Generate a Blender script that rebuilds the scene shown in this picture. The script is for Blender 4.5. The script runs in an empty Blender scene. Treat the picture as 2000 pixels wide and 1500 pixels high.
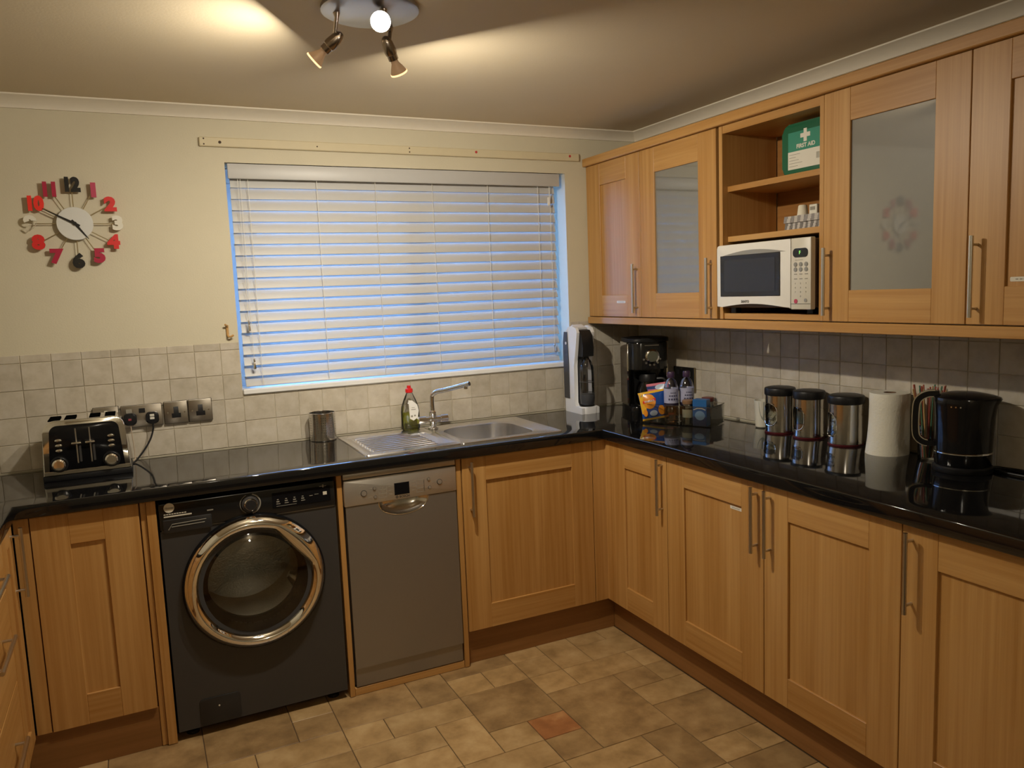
import bpy, bmesh, math, random
from mathutils import Matrix, Vector
random.seed(7)
PI = math.pi
scn = bpy.context.scene
COL = scn.collection

# ------------------------------------------------------------------ camera
def make_camera():
    yaw, pitch, roll = 0.4463, -0.1183, -0.0397
    cy, sy, cp, sp = math.cos(yaw), math.sin(yaw), math.cos(pitch), math.sin(pitch)
    fwd = Vector((sy*cp, cy*cp, sp)); right = Vector((cy, -sy, 0)); up = right.cross(fwd)
    cr, sr = math.cos(roll), math.sin(roll)
    r = right*cr + up*sr; u = up*cr - right*sr
    cam = bpy.data.cameras.new('camera'); o = bpy.data.objects.new('camera', cam); COL.objects.link(o)
    m = Matrix((r, u, -fwd)).transposed().to_4x4(); m.translation = Vector((-2.3566, -3.3971, 1.5101))
    o.matrix_world = m
    cam.sensor_width = 36; cam.lens = 1527.94/2000*36; cam.clip_start = .02
    scn.camera = o
make_camera()

# ------------------------------------------------------------------ world, exposure, lights
scn.view_settings.view_transform = 'Standard'
scn.view_settings.look = 'None'
scn.view_settings.gamma = 1
scn.view_settings.use_curve_mapping = False
scn.view_settings.exposure = -0.12
w = bpy.data.worlds.new('dusk_sky'); scn.world = w; w.use_nodes = True
wn = w.node_tree; bg = wn.nodes['Background']
bg.inputs[0].default_value = (.20, .46, 1.0, 1); bg.inputs[1].default_value = 21
LAMP = Vector((-1.727, -1.395, 2.200))          # face of the lit spot bulb
LN = Vector((-.25, -.87, -.42)).normalized()     # where it points
def light(kind, name, loc, watt, col, size=.02, direc=None, ang=2.4, blend=.5):
    l = bpy.data.lights.new(name, kind); l.energy = watt; l.color = col; l.shadow_soft_size = size
    o = bpy.data.objects.new(name, l); COL.objects.link(o); o.location = loc
    if kind == 'SPOT':
        l.spot_size = ang; l.spot_blend = blend
        o.rotation_euler = Vector(direc).to_track_quat('-Z', 'Y').to_euler()
    return o
WARM = (1, .90, .74)
# the spot bulbs of the ceiling light: pivot of the head, direction, watts
SPOTS = [((-1.806, -1.225, 2.195), (-.78, .50, -.72), 9.5),
         ((-1.648, -1.205, 2.200), (.52, .40, -.88), 20),
         (tuple(LAMP - LN*.077), tuple(LN), 6)]
def area(name, loc, direc, watt, col, r):
    l = bpy.data.lights.new(name, 'AREA'); l.shape = 'DISK'; l.size = r*2; l.energy = watt; l.color = col
    o = bpy.data.objects.new(name, l); COL.objects.link(o); o.location = loc
    o.rotation_euler = Vector(direc).to_track_quat('-Z', 'Y').to_euler()
for p_, d_, w_ in SPOTS:
    n_ = Vector(d_).normalized(); area('spot_bulb_light', Vector(p_) + n_*.0785, n_, w_, WARM, .021)
light('POINT', 'room_fill', (-1.9, -4.15, 2.12), 12, WARM, .05)  # unseen fill light, added behind the camera to lift the shadows

# ------------------------------------------------------------------ materials
def lin(h):
    h = h.lstrip('#'); o = []
    for i in (0, 2, 4):
        c = int(h[i:i+2], 16)/255
        o.append(c/12.92 if c <= .04045 else ((c+.055)/1.055)**2.4)
    return (*o, 1)
M = {}
def base(name):
    m = bpy.data.materials.new(name); m.use_nodes = True
    M[name] = m
    return m, m.node_tree, m.node_tree.nodes['Principled BSDF']
def N(nt, t, **k):
    n = nt.nodes.new(t)
    for a, v in k.items(): setattr(n, a, v)
    return n
def mat(name, col, rough=.5, metal=0, noise=0, nscale=30, bump=0, bscale=200, coat=0, trans=0, emit=0, ior=None, spec=None):
    m, nt, p = base(name)
    c = lin(col) if isinstance(col, str) else (*col, 1)
    p.inputs['Base Color'].default_value = c
    p.inputs['Roughness'].default_value = rough; p.inputs['Metallic'].default_value = metal
    if ior: p.inputs['IOR'].default_value = ior
    if spec is not None: p.inputs['Specular IOR Level'].default_value = spec
    if coat: p.inputs['Coat Weight'].default_value = coat; p.inputs['Coat Roughness'].default_value = .04
    if emit:
        p.inputs['Emission Color'].default_value = c; p.inputs['Emission Strength'].default_value = emit
    tc = N(nt, 'ShaderNodeTexCoord')
    n = N(nt, 'ShaderNodeTexNoise'); n.inputs['Scale'].default_value = nscale; n.inputs['Detail'].default_value = 3
    nt.links.new(tc.outputs['Object'], n.inputs['Vector'])
    mx = N(nt, 'ShaderNodeMix', data_type='RGBA')
    k = max(noise, .03)
    mx.inputs[6].default_value = tuple(x*(1-k) for x in c[:3])+(1,); mx.inputs[7].default_value = tuple(min(1, x*(1+k)) for x in c[:3])+(1,)
    nt.links.new(n.outputs[0], mx.inputs[0]); nt.links.new(mx.outputs[2], p.inputs['Base Color'])
    if bump:
        b = N(nt, 'ShaderNodeBump'); b.inputs['Strength'].default_value = bump; b.inputs['Distance'].default_value = .002
        n2 = N(nt, 'ShaderNodeTexNoise'); n2.inputs['Scale'].default_value = bscale; n2.inputs['Detail'].default_value = 4
        nt.links.new(tc.outputs['Object'], n2.inputs['Vector'])
        nt.links.new(n2.outputs[0], b.inputs['Height']); nt.links.new(b.outputs[0], p.inputs['Normal'])
    return m
def wood(name, axis, dark, light_, rough=.42):
    m, nt, p = base(name)
    tc = N(nt, 'ShaderNodeTexCoord'); mp = N(nt, 'ShaderNodeMapping')
    s = [1, 1, 1]
    for i in range(3): s[i] = 1.6 if i == axis else 75
    mp.inputs['Scale'].default_value = s
    geo = N(nt, 'ShaderNodeNewGeometry')
    nt.links.new(geo.outputs['Position'], mp.inputs['Vector'])
    n = N(nt, 'ShaderNodeTexNoise'); n.inputs['Scale'].default_value = 1.0; n.inputs['Detail'].default_value = 5; n.inputs['Roughness'].default_value = .6
    nt.links.new(mp.outputs[0], n.inputs['Vector'])
    mp2 = N(nt, 'ShaderNodeMapping'); mp2.inputs['Scale'].default_value = [.7 if i == axis else 9 for i in range(3)]
    nt.links.new(geo.outputs['Position'], mp2.inputs['Vector'])
    n2 = N(nt, 'ShaderNodeTexNoise'); n2.inputs['Scale'].default_value = 1.0; n2.inputs['Detail'].default_value = 2
    nt.links.new(mp2.outputs[0], n2.inputs['Vector'])
    ad = N(nt, 'ShaderNodeMath', operation='MULTIPLY_ADD'); ad.inputs[1].default_value = .55
    nt.links.new(n.outputs[0], ad.inputs[0])
    m2 = N(nt, 'ShaderNodeMath', operation='MULTIPLY'); m2.inputs[1].default_value = .45
    nt.links.new(n2.outputs[0], m2.inputs[0]); nt.links.new(m2.outputs[0], ad.inputs[2])
    r = N(nt, 'ShaderNodeValToRGB'); r.color_ramp.elements[0].position = .36; r.color_ramp.elements[1].position = .66
    r.color_ramp.elements[0].color = lin(dark); r.color_ramp.elements[1].color = lin(light_)
    nt.links.new(ad.outputs[0], r.inputs[0]); nt.links.new(r.outputs[0], p.inputs['Base Color'])
    b = N(nt, 'ShaderNodeBump'); b.inputs['Strength'].default_value = .12; b.inputs['Distance'].default_value = .001
    nt.links.new(n.outputs[0], b.inputs['Height']); nt.links.new(b.outputs[0], p.inputs['Normal'])
    p.inputs['Roughness'].default_value = rough
    return m
OD, OL = '#a6763a', '#c2965a'
wood('oak_z', 2, OD, OL); wood('oak_x', 0, OD, OL); wood('oak_y', 1, OD, OL)
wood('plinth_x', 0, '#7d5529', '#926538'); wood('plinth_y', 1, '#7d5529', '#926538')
wood('oak_in', 1, '#8a5a22', '#a06d30', .6)
def tilemat(name, a, b, c, rough=.45, scale=14, bump=.25):
    m, nt, p = base(name)
    oi = N(nt, 'ShaderNodeObjectInfo'); geo = N(nt, 'ShaderNodeNewGeometry')
    off = N(nt, 'ShaderNodeVectorMath', operation='SCALE'); 
    cmb = N(nt, 'ShaderNodeCombineXYZ')
    nt.links.new(oi.outputs['Random'], cmb.inputs[0]); nt.links.new(oi.outputs['Random'], cmb.inputs[2])
    nt.links.new(cmb.outputs[0], off.inputs[0]); off.inputs['Scale'].default_value = 7
    ad = N(nt, 'ShaderNodeVectorMath', operation='ADD')
    nt.links.new(geo.outputs['Position'], ad.inputs[0]); nt.links.new(off.outputs[0], ad.inputs[1])
    n = N(nt, 'ShaderNodeTexNoise'); n.inputs['Scale'].default_value = scale; n.inputs['Detail'].default_value = 6; n.inputs['Roughness'].default_value = .62
    nt.links.new(ad.outputs[0], n.inputs['Vector'])
    r = N(nt, 'ShaderNodeValToRGB'); e = r.color_ramp.elements
    e[0].position = .32; e[0].color = lin(a); e[1].position = .68; e[1].color = lin(c)
    k = e.new(.5); k.color = lin(b)
    nt.links.new(n.outputs[0], r.inputs[0])
    hs = N(nt, 'ShaderNodeHueSaturation')
    mr = N(nt, 'ShaderNodeMapRange'); mr.inputs[3].default_value = .90; mr.inputs[4].default_value = 1.06
    nt.links.new(oi.outputs['Random'], mr.inputs[0]); nt.links.new(mr.outputs[0], hs.inputs['Value'])
    nt.links.new(r.outputs[0], hs.inputs['Color']); nt.links.new(hs.outputs[0], p.inputs['Base Color'])
    bp = N(nt, 'ShaderNodeBump'); bp.inputs['Strength'].default_value = bump; bp.inputs['Distance'].default_value = .003
    nt.links.new(n.outputs[0], bp.inputs['Height']); nt.links.new(bp.outputs[0], p.inputs['Normal'])
    p.inputs['Roughness'].default_value = rough
    return m
tilemat('wall_tile', '#b0a694', '#bdb4a3', '#c6beb0', .38, 16, .12)
tilemat('floor_stone', '#8c7048', '#a8895c', '#ba9d70', .42, 9, .3)
tilemat('floor_stone_dark', '#7a603e', '#94774f', '#a88b60', .42, 9, .3)
tilemat('floor_stone_rust', '#8c5a35', '#a06a40', '#b98a5a', .42, 9, .3)
mat('wall_paint', '#cac2aa', .75, bump=.25, bscale=160, noise=.04, nscale=6)
mat('ceiling_paint', '#d2c3a6', .7, bump=.15, bscale=120, noise=.03, nscale=5)
mat('cove_paint', '#e4dccb', .5)
mat('batten_paint', '#cbbf9f', .6)
mat('grout_floor', '#4c3b28', .8)
mat('brick_dark', (.035, .030, .030), .9, noise=.2, nscale=4)
mat('white_pvc', '#e8e8e6', .35)
mat('slat_white', '#bcbbb8', .42)
mat('cord_white', '#e2dfd6', .7)
def thin(name, tint, gloss=.12, rough=.02, mixfac=None):
    m, nt, p = base(name); nt.nodes.remove(p)
    out = nt.nodes['Material Output']
    t = N(nt, 'ShaderNodeBsdfTransparent'); t.inputs[0].default_value = (*tint, 1)
    g = N(nt, 'ShaderNodeBsdfGlossy'); g.inputs['Roughness'].default_value = rough
    f = N(nt, 'ShaderNodeFresnel'); f.inputs[0].default_value = 1.5
    ad = N(nt, 'ShaderNodeMath', operation='ADD', use_clamp=True); ad.inputs[1].default_value = gloss
    nt.links.new(f.outputs[0], ad.inputs[0])
    mx = N(nt, 'ShaderNodeMixShader')
    nt.links.new(ad.outputs[0], mx.inputs[0]); nt.links.new(t.outputs[0], mx.inputs[1]); nt.links.new(g.outputs[0], mx.inputs[2])
    nt.links.new(mx.outputs[0], out.inputs[0])
    return m
thin('window_glass', (.95, .97, 1), 0)
thin('clear_plastic', (.965, .97, .965), .0, .05)
thin('clear_bottle', (.90, .91, .93), .06, .05)
thin('dark_glass', (.78, .79, .79), .02, .03)
mat('lamp_glass', (.50, .32, .18), .25, emit=.18)
thin('green_liquid', (.86, .90, .30), .0, .1)
thin('orange_liquid', (.92, .56, .28), .05, .1)
thin('jar_glass', (.62, .64, .60), .12, .05)
mat('worktop_black', (.006, .006, .0065), .055, noise=.3, nscale=300, spec=.7)
mat('black_gloss', (.006, .006, .007), .11, spec=.35)
mat('black_plastic', (.009, .009, .010), .42, spec=.3)
mat('black_matt', (.003, .003, .003), .9, spec=0)
mat('chrome', (.90, .90, .90), .05, 1)
mat('steel', (.62, .60, .57), .17, 1, noise=.05)
mat('sink_steel', (.76, .75, .74), .24, 1, noise=.04)
mat('handle_steel', (.60, .58, .54), .28, 1)
mat('brushed', (.52, .48, .42), .30, 1, noise=.08)
mat('graphite', (.040, .038, .037), .42, noise=.05)
mat('graphite_dark', (.018, .018, .019), .30)
mat('panel_black', (.010, .010, .010), .16)
mat('dw_panel', (.50, .47, .42), .36, .75)
mat('dw_door', (.30, .28, .255), .42, .8, noise=.03, nscale=200)
mat('rubber', (.035, .035, .036), .6)
mat('drum_steel', (.75, .73, .66), .28, 1, bump=.9, bscale=150)
mat('silver_plastic', (.76, .77, .80), .34)
mat('dark_grey_plastic', (.05, .052, .06), .42)
mat('light_print', '#cfc9b8', .5)
mat('dim_print', '#8d897d', .5)
mat('dark_print', '#3a362f', .5)
mat('white_plastic', '#e2e0da', .3)
mat('mw_white', '#dcdad4', .32, coat=.3)
mat('mw_panel', '#c9c4b6', .4)
mat('mw_grey', '#8a8984', .4)
mat('mw_glass', (.012, .012, .013), .07)
mat('mw_mesh', (.020, .021, .023), .10)
mat('mw_side', (.10, .065, .045), .5)
mat('frost', (.155, .155, .138), .45, coat=1)
M['frost'].node_tree.nodes['Principled BSDF'].inputs['Coat IOR'].default_value = 2.35
M['frost'].node_tree.nodes['Principled BSDF'].inputs['Coat Roughness'].default_value = .035
mat('lcd', (.010, .012, .012), .1)
mat('lcd_green', (.25, .75, .15), .4, emit=.9)
mat('green_case', (.006, .105, .045), .4)
mat('green_label', (.030, .235, .155), .4)
mat('paper', '#d8d4c6', .6)
mat('red', (.62, .020, .018), .35); mat('bright_red', (.80, .030, .018), .35)
mat('crimson', (.38, .012, .045), .35); mat('pinkred', (.45, .045, .10), .35)
mat('clock_black', (.010, .009, .008), .3)
mat('clock_white', '#d9d5c6', .4); mat('clock_face', '#cfcfca', .45)
mat('brass', (.36, .29, .16), .35, 1)
mat('red_cap', (.62, .015, .015), .35)
mat('purple_cap', (.045, .022, .060), .4)
mat('purple_dark', (.020, .014, .035), .4)
mat('bottle_label', (.36, .37, .52), .4)
mat('bottle_label_dark', (.06, .06, .12), .5)
mat('brown_lid', (.23, .13, .07), .4); mat('dark_red_lid', (.13, .025, .018), .35)
mat('jar_content', (.16, .12, .06), .6); mat('jar_label', '#9a957c', .5)
mat('blue_carton', (.012, .10, .30), .35); mat('navy_carton', (.010, .030, .14), .35); mat('light_blue', (.22, .36, .55), .4)
mat('packet_blue', (.016, .070, .30), .22); mat('packet_orange', (.72, .26, .02), .25)
mat('packet_yellow', (.75, .42, .03), .25); mat('packet_red', (.62, .03, .02), .25); mat('packet_pink', (.55, .16, .20), .25); mat('packet_silver', (.40, .48, .60), .3)
mat('cup_white', '#d5d2c4', .35); mat('cup_grey', '#8f928a', .4)
mat('roll_paper', '#d6d2c2', .9, bump=.6, bscale=140)
mat('cardboard', (.16, .09, .045), .8)
mat('sugar', '#ddd6c2', .8); mat('biscuit', '#b07a45', .8); mat('grey_packet', '#5c6660', .5)
mat('maroon', (.09, .004, .008), .4)
mat('towel_stripe', '#8c8886', .9); mat('towel_white', '#b9b4ae', .9); mat('towel_grey', '#77736f', .9)
mat('socket_black', (.010, .010, .011), .4)
mat('plug_white', '#cfccc0', .5); mat('plug_red', (.30, .05, .06), .4)
mat('cable_white', '#b9a690', .5)
mat('hook_paint', '#b98f55', .45)
mat('wall_plug_red', (.45, .03, .03), .5); mat('hole_dark', (.06, .035, .02), .8)
mat('stick_a', (.36, .07, .05), .6); mat('stick_b', (.06, .16, .09), .6); mat('stick_c', (.42, .26, .10), .6); mat('stick_d', (.28, .10, .05), .6)
mat('plate_metal', (.42, .42, .44), .3, 1)
mat('spot_metal', (.40, .34, .29), .24, 1)
mat('bulb_lit', (1, .93, .80), .5, emit=60)
mat('bulb_warm', (1, .66, .34), .5, emit=1.6)
mat('coffee_black', (.010, .010, .010), .12)
mat('soda_tint', (.05, .05, .055), .2)
mat('dial_face', (.10, .10, .07), .4)

# ------------------------------------------------------------------ geometry helpers
def frame(kind, p=0):
    if kind == 'B': return lambda a, b, c: (a, p-c, b)        # faces -y : a=x  b=z
    if kind == 'R': return lambda a, b, c: (p-c, -a, b)       # faces -x : a=-y b=z
    if kind == 'L': return lambda a, b, c: (p+c, a, b)        # faces +x : a=y  b=z
    return lambda a, b, c: (a, b, c)
ID = frame('I')
BASE = {}
class MB:
    def __init__(s): s.bm = bmesh.new(); s.mi = 0
    def put(s, vs, fs):
        v = [s.bm.verts.new(p) for p in vs]
        for f in fs:
            try:
                q = s.bm.faces.new([v[i] for i in f]); q.material_index = s.mi
            except ValueError: pass
        return s
    def merge(s, t):
        t.verts.index_update()
        s.put([v.co.copy() for v in t.verts], [[v.index for v in f.verts] for f in t.faces]); t.free()
        return s
    def box(s, a0, a1, b0, b1, c0, c1, bev=0, seg=1):
        t = bmesh.new()
        v = [t.verts.new((x, y, z)) for x in (a0, a1) for y in (b0, b1) for z in (c0, c1)]
        for f in ((0, 1, 3, 2), (4, 6, 7, 5), (0, 4, 5, 1), (2, 3, 7, 6), (0, 2, 6, 4), (1, 5, 7, 3)): t.faces.new([v[i] for i in f])
        if bev: bmesh.ops.bevel(t, geom=t.edges[:], offset=bev, segments=seg, affect='EDGES', profile=.5)
        return s.merge(t)
    def prism(s, poly, c0, c1, bev=0, seg=2):
        t = bmesh.new(); n = len(poly)
        lo = [t.verts.new((x, y, c0)) for x, y in poly]; hi = [t.verts.new((x, y, c1)) for x, y in poly]
        t.faces.new(lo[::-1]); top = t.faces.new(hi)
        for i in range(n): t.faces.new((lo[i], lo[(i+1) % n], hi[(i+1) % n], hi[i]))
        if bev: bmesh.ops.bevel(t, geom=top.edges[:], offset=bev, segments=seg, affect='EDGES', profile=.5)
        return s.merge(t)
    def rings(s, rings, cap0=True, cap1=True, closed=True):
        n = len(rings[0]); vs = [p for r in rings for p in r]; fs = []
        for k in range(len(rings)-1):
            for i in range(n if closed else n-1):
                j = (i+1) % n; fs.append((k*n+i, k*n+j, (k+1)*n+j, (k+1)*n+i))
        if cap0: fs.append(tuple(range(n))[::-1])
        if cap1: fs.append(tuple((len(rings)-1)*n+i for i in range(n)))
        return s.put(vs, fs)
    def lathe(s, prof, x=0, y=0, n=32, sx=1, sy=1, cap0=True, cap1=True, a0=0):
        return s.rings([[(x+max(r, 1e-5)*sx*math.cos(a0+2*PI*i/n), y+max(r, 1e-5)*sy*math.sin(a0+2*PI*i/n), z) for i in range(n)] for r, z in prof], cap0, cap1)
    def tube(s, pts, r, n=10, caps=True):
        pts = [Vector(p) for p in pts]; rr = r if isinstance(r, (list, tuple)) else [r]*len(pts)
        rings = []; prev = None
        for i, p in enumerate(pts):
            d = (pts[min(i+1, len(pts)-1)]-pts[max(i-1, 0)]).normalized()
            if prev is None:
                u = d.cross(Vector((0, 0, 1)) if abs(d.z) < .9 else Vector((1, 0, 0))).normalized()
            else:
                u = (prev - d*prev.dot(d)).normalized()
            prev = u; v = d.cross(u)
            rings.append([tuple(p+(u*math.cos(2*PI*k/n)+v*math.sin(2*PI*k/n))*rr[i]) for k in range(n)])
        return s.rings(rings, caps, caps)
    def cyl(s, p0, p1, r0, r1=None, n=20): return s.tube([p0, p1], [r0, r0 if r1 is None else r1], n)
    def sphere(s, c, r, n=16, m=8, sz=1):
        return s.lathe([(r*math.sin(PI*k/m), c[2]-r*sz*math.cos(PI*k/m)) for k in range(m+1)], c[0], c[1], n)
    def build(s, name, mats, parent=None, F=ID, smooth=35, local=False):
        for v in s.bm.verts: v.co = Vector(F(*v.co))
        if parent is not None and not local:
            iv = BASE[parent.name].inverted()
            for v in s.bm.verts: v.co = iv @ v.co
        bmesh.ops.recalc_face_normals(s.bm, faces=s.bm.faces[:])
        me = bpy.data.meshes.new(name); s.bm.to_mesh(me); s.bm.free()
        for m in (mats if isinstance(mats, (list, tuple)) else [mats]): me.materials.append(M[m])
        if smooth:
            me.polygons.foreach_set('use_smooth', [True]*len(me.polygons)); me.set_sharp_from_angle(angle=math.radians(smooth))
        return link(name, me, parent)
def link(name, me, parent=None):
    o = bpy.data.objects.new(name, me); COL.objects.link(o)
    if parent is not None: o.parent = parent; BASE[o.name] = BASE[parent.name]
    else: BASE[o.name] = Matrix()
    return o
def thing(name, label, cat, loc=(0, 0, 0), group=None, rz=0):
    o = bpy.data.objects.new(name, None); COL.objects.link(o); o.empty_display_size = .05
    o.location = loc; o.rotation_euler = (0, 0, rz)
    BASE[o.name] = Matrix.Translation(loc) @ Matrix.Rotation(rz, 4, 'Z')
    o['label'] = label; o['category'] = cat
    if group: o['group'] = group
    return o
def tag(o, label, cat, group=None):
    o['label'] = label; o['category'] = cat
    if group: o['group'] = group
    return o
def struct(o): o['kind'] = 'structure'; return o
def rrect(a0, a1, b0, b1, r, n=5):
    p = []
    for cx, cy, st in ((a1-r, b0+r, -PI/2), (a1-r, b1-r, 0), (a0+r, b1-r, PI/2), (a0+r, b0+r, PI)):
        for i in range(n+1):
            t = st+PI/2*i/n; p.append((cx+r*math.cos(t), cy+r*math.sin(t)))
    return p
def ell(a, b, ra, rb, n=20): return [(a+ra*math.cos(2*PI*i/n), b+rb*math.sin(2*PI*i/n)) for i in range(n)]
def text(name, s, size, a, b, c, F, m, parent, align='CENTER', xs=1, bold=0, ext=.0003, local=False, shear=0):
    cu = bpy.data.curves.new('text', 'FONT'); cu.body = s; cu.size = size; cu.align_x = align; cu.align_y = 'CENTER'
    cu.extrude = ext; cu.offset = bold; cu.resolution_u = 3; cu.shear = shear
    o = bpy.data.objects.new('text', cu); me = bpy.data.meshes.new_from_object(o)
    bpy.data.objects.remove(o); bpy.data.curves.remove(cu)
    me.name = name
    iv = Matrix() if local else BASE[parent.name].inverted()
    for v in me.vertices: v.co = iv @ Vector(F(a+v.co.x*xs, b+v.co.y, c+v.co.z))
    me.materials.clear(); me.materials.append(M[m])
    return link(name, me, parent)
def grid_slab(xs, ys, inc, z0, z1, bev=0):
    mb = bmesh.new(); V = {}
    def v(i, j, z):
        k = (i, j, z)
        if k not in V: V[k] = mb.verts.new((xs[i], ys[j], z))
        return V[k]
    ok = lambda i, j: 0 <= i < len(xs)-1 and 0 <= j < len(ys)-1 and inc(i, j)
    for i in range(len(xs)-1):
        for j in range(len(ys)-1):
            if not ok(i, j): continue
            q = [(i, j), (i+1, j), (i+1, j+1), (i, j+1)]
            mb.faces.new([v(*p, z1) for p in q]); mb.faces.new([v(*p, z0) for p in q[::-1]])
            for (p, r), (di, dj) in zip(((0, 1), (1, 2), (2, 3), (3, 0)), ((0, -1), (1, 0), (0, 1), (-1, 0))):
                if not ok(i+di, j+dj):
                    mb.faces.new([v(*q[p], z0), v(*q[r], z0), v(*q[r], z1), v(*q[p], z1)])
    if bev:
        mb.normal_update()
        es = [e for e in mb.edges if len(e.link_faces) == 2 and abs(e.verts[0].co.z-e.verts[1].co.z) < 1e-6
              and abs(e.link_faces[0].normal.dot(e.link_faces[1].normal)) < .1]
        bmesh.ops.bevel(mb, geom=es, offset=bev, segments=3, affect='EDGES', profile=.5)
    return MB().merge(mb)

# ------------------------------------------------------------------ room shell
XW, XL, YF = .014, -3.345, -4.75        # right wall, left wall, wall behind the camera
ZC = 2.2756
struct(MB().box(XL-.1, XW+.1, YF-.1, .1, -.1, -.0025).build('floor', 'grout_floor'))
floor = bpy.data.objects['floor']
struct(MB().box(XL-.1, XW+.1, YF-.1, .3, ZC, ZC+.1).build('ceiling', 'ceiling_paint'))
WX0, WX1, WZ0, WZ1 = -1.972, -.402, 1.125, 2.068     # window opening
mb = MB()
mb.box(XL-.1, WX0, 0, .28, -.1, ZC).box(WX1, XW+.1, 0, .28, -.1, ZC).box(WX0, WX1, 0, .28, -.1, WZ0).box(WX0, WX1, 0, .28, WZ1, ZC)
wall_back = struct(mb.build('wall_back', 'wall_paint', smooth=0))
wall_right = struct(MB().box(XW, XW+.1, YF, 0, -.1, ZC).build('wall_right', 'wall_paint', smooth=0))
struct(MB().box(XL-.1, XL, YF, 0, -.1, ZC).build('wall_left', 'wall_paint', smooth=0))
struct(MB().box(XL-.1, XW+.1, YF-.1, YF, -.1, ZC).build('wall_front', 'wall_paint', smooth=0))
# coving
prof = [(0, ZC), (.062, ZC), (.062, ZC-.005), (.053, ZC-.008), (.038, ZC-.014), (.022, ZC-.024), (.012, ZC-.034), (.009, ZC-.041), (0, ZC-.041)]
struct(MB().rings([[(XL, -p, z) for p, z in prof], [(XW-.0, -p, z) for p, z in prof]]).build('trim_1', 'cove_paint'))
prof2 = [(p*.85, z) for p, z in prof]
struct(MB().rings([[(XW-p, -.0, z) for p, z in prof2], [(XW-p, YF, z) for p, z in prof2]]).build('trim_2', 'cove_paint'))
# wall tiles
TM = {}
def tile_mesh(w, h, t, key):
    k = (round(w, 4), round(h, 4), key)
    if k not in TM:
        e = min(.0014, t*.7); me = bpy.data.meshes.new('tile')
        vs = []
        for z, i in ((0, 0), (t-e, 0), (t, e)):
            vs += [(i, i, z), (w-i, i, z), (w-i, h-i, z), (i, h-i, z)]
        fs = [(8, 9, 10, 11)]
        for r in (0, 4):
            fs += [(r+i, r+(i+1) % 4, r+4+(i+1) % 4, r+4+i) for i in range(4)]
        me.from_pydata(vs, [], fs); me.materials.append(M[key]); TM[k] = me
    return TM[k]
def place_tile(parent, me, F, a, b, c):
    o = bpy.data.objects.new('tile', me); COL.objects.link(o); o.parent = parent
    X, Y, Z, T = (Vector(F(1, 0, 0))-Vector(F(0, 0, 0))), (Vector(F(0, 1, 0))-Vector(F(0, 0, 0))), (Vector(F(0, 0, 1))-Vector(F(0, 0, 0))), Vector(F(a, b, c))
    m = Matrix((X, Y, Z)).transposed().to_4x4(); m.translation = T
    o.matrix_local = m
    return o
ZJ = [.912, 1.013, 1.112, 1.213, 1.315, 1.346]
FB0, FR0 = frame('B', 0), frame('R', XW)
g = .0008
def rowtiles(parent, F, joints, zs):
    for k in range(len(joints)-1):
        for j in range(len(zs)-1):
            place_tile(parent, tile_mesh(joints[k+1]-joints[k]-2*g, zs[j+1]-zs[j]-2*g, .0030+random.choice((0, .0003, .0006)), 'wall_tile'), F, joints[k]+g, zs[j]+g, 0)
xs_ = [-2.947+.1*i for i in range(10)] + [WX0]
rowtiles(wall_back, FB0, xs_, ZJ)
rowtiles(wall_back, FB0, [WX0]+[-1.847+.1*i for i in range(15)]+[WX1], [.912, 1.016, 1.119, 1.1465])
place = [WX1+.004, -.347, -.247, -.147, -.047, .006]
rowtiles(wall_back, FB0, place, ZJ)
rowtiles(wall_right, FR0, [.008]+[.1*i for i in range(1, 27)], [.912, 1.011, 1.108, 1.20, 1.297, 1.364])
# floor stones laid on a 148 x 135 mm module (vinyl flooring printed and embossed like stone)
FX = lambda i: -.635-.148*i
FYs = [-.505, -.64, -.78, -.92, -1.05, -1.183, -1.32, -1.45, -1.58]
FY = lambda j: FYs[j] if j < 9 else -1.58-.135*(j-8)
spec = [(1,3,3,6),(3,5,2,4),(3,4,4,5),(4,5,4,5),(3,4,5,6),(5,6,3,5),(4,6,5,6),(4,5,1,2),(3,4,1,2),(3,5,0,1),(2,3,0,1),(2,3,1,2),(2,3,2,3),
        (1,2,0,2),(0,1,0,1),(-1,0,0,1),(-1,1,1,2),(0,2,2,3),(-1,0,2,3),(-1,0,3,4),(0,1,3,4),(-1,1,4,5),(-1,1,5,7),(1,2,6,8),(0,1,7,8),(-1,0,7,8),
        (2,4,6,7),(5,6,0,2),(5,7,2,3),(7,8,2,3),(6,8,0,2),(6,8,3,4),(6,8,4,5),(8,9,0,1),(8,9,1,2),(8,10,2,3),(9,11,0,2),(10,11,2,3),(8,10,3,5),(2,4,7,9),(4,6,6,8),(6,7,5,6),(7,9,5,7)]
occ = set()
IMIN, IMAX, JMAX = -1, 16, 17
def lay(i0, i1, j0, j1):
    for i in range(i0, i1):
        for j in range(j0, j1): occ.add((i, j))
    x0, x1, y0, y1 = FX(i1), FX(i0), FY(j1), FY(j0)
    x1 = min(x1, -.534); y1 = min(y1, -.534 if x1 > -1.24 else -.50)
    key = 'floor_stone'
    if (i0, j0) == (3, 4): key = 'floor_stone_rust'
    elif (i0, j0) in ((3, 5), (3, 2), (0, 3), (1, 3), (-1, 5), (9, 0), (6, 0)) or random.random() < .22: key = 'floor_stone_dark'
    place_tile(floor, tile_mesh(x1-x0-.0024, y1-y0-.0024, .0025, key), ID, x0+.0012, y0+.0012, -.0025)
for s_ in spec: lay(*s_)
for j in range(JMAX):
    for i in range(IMIN, IMAX):
        if (i, j) in occ: continue
        for wv, hv in random.sample([(2, 2), (2, 1), (1, 2), (1, 1), (2, 1)], 5)+[(1, 1)]:
            if i+wv <= IMAX and j+hv <= JMAX and all((i+p, j+q) not in occ for p in range(wv) for q in range(hv)):
                lay(i, i+wv, j, j+hv); break
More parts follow.
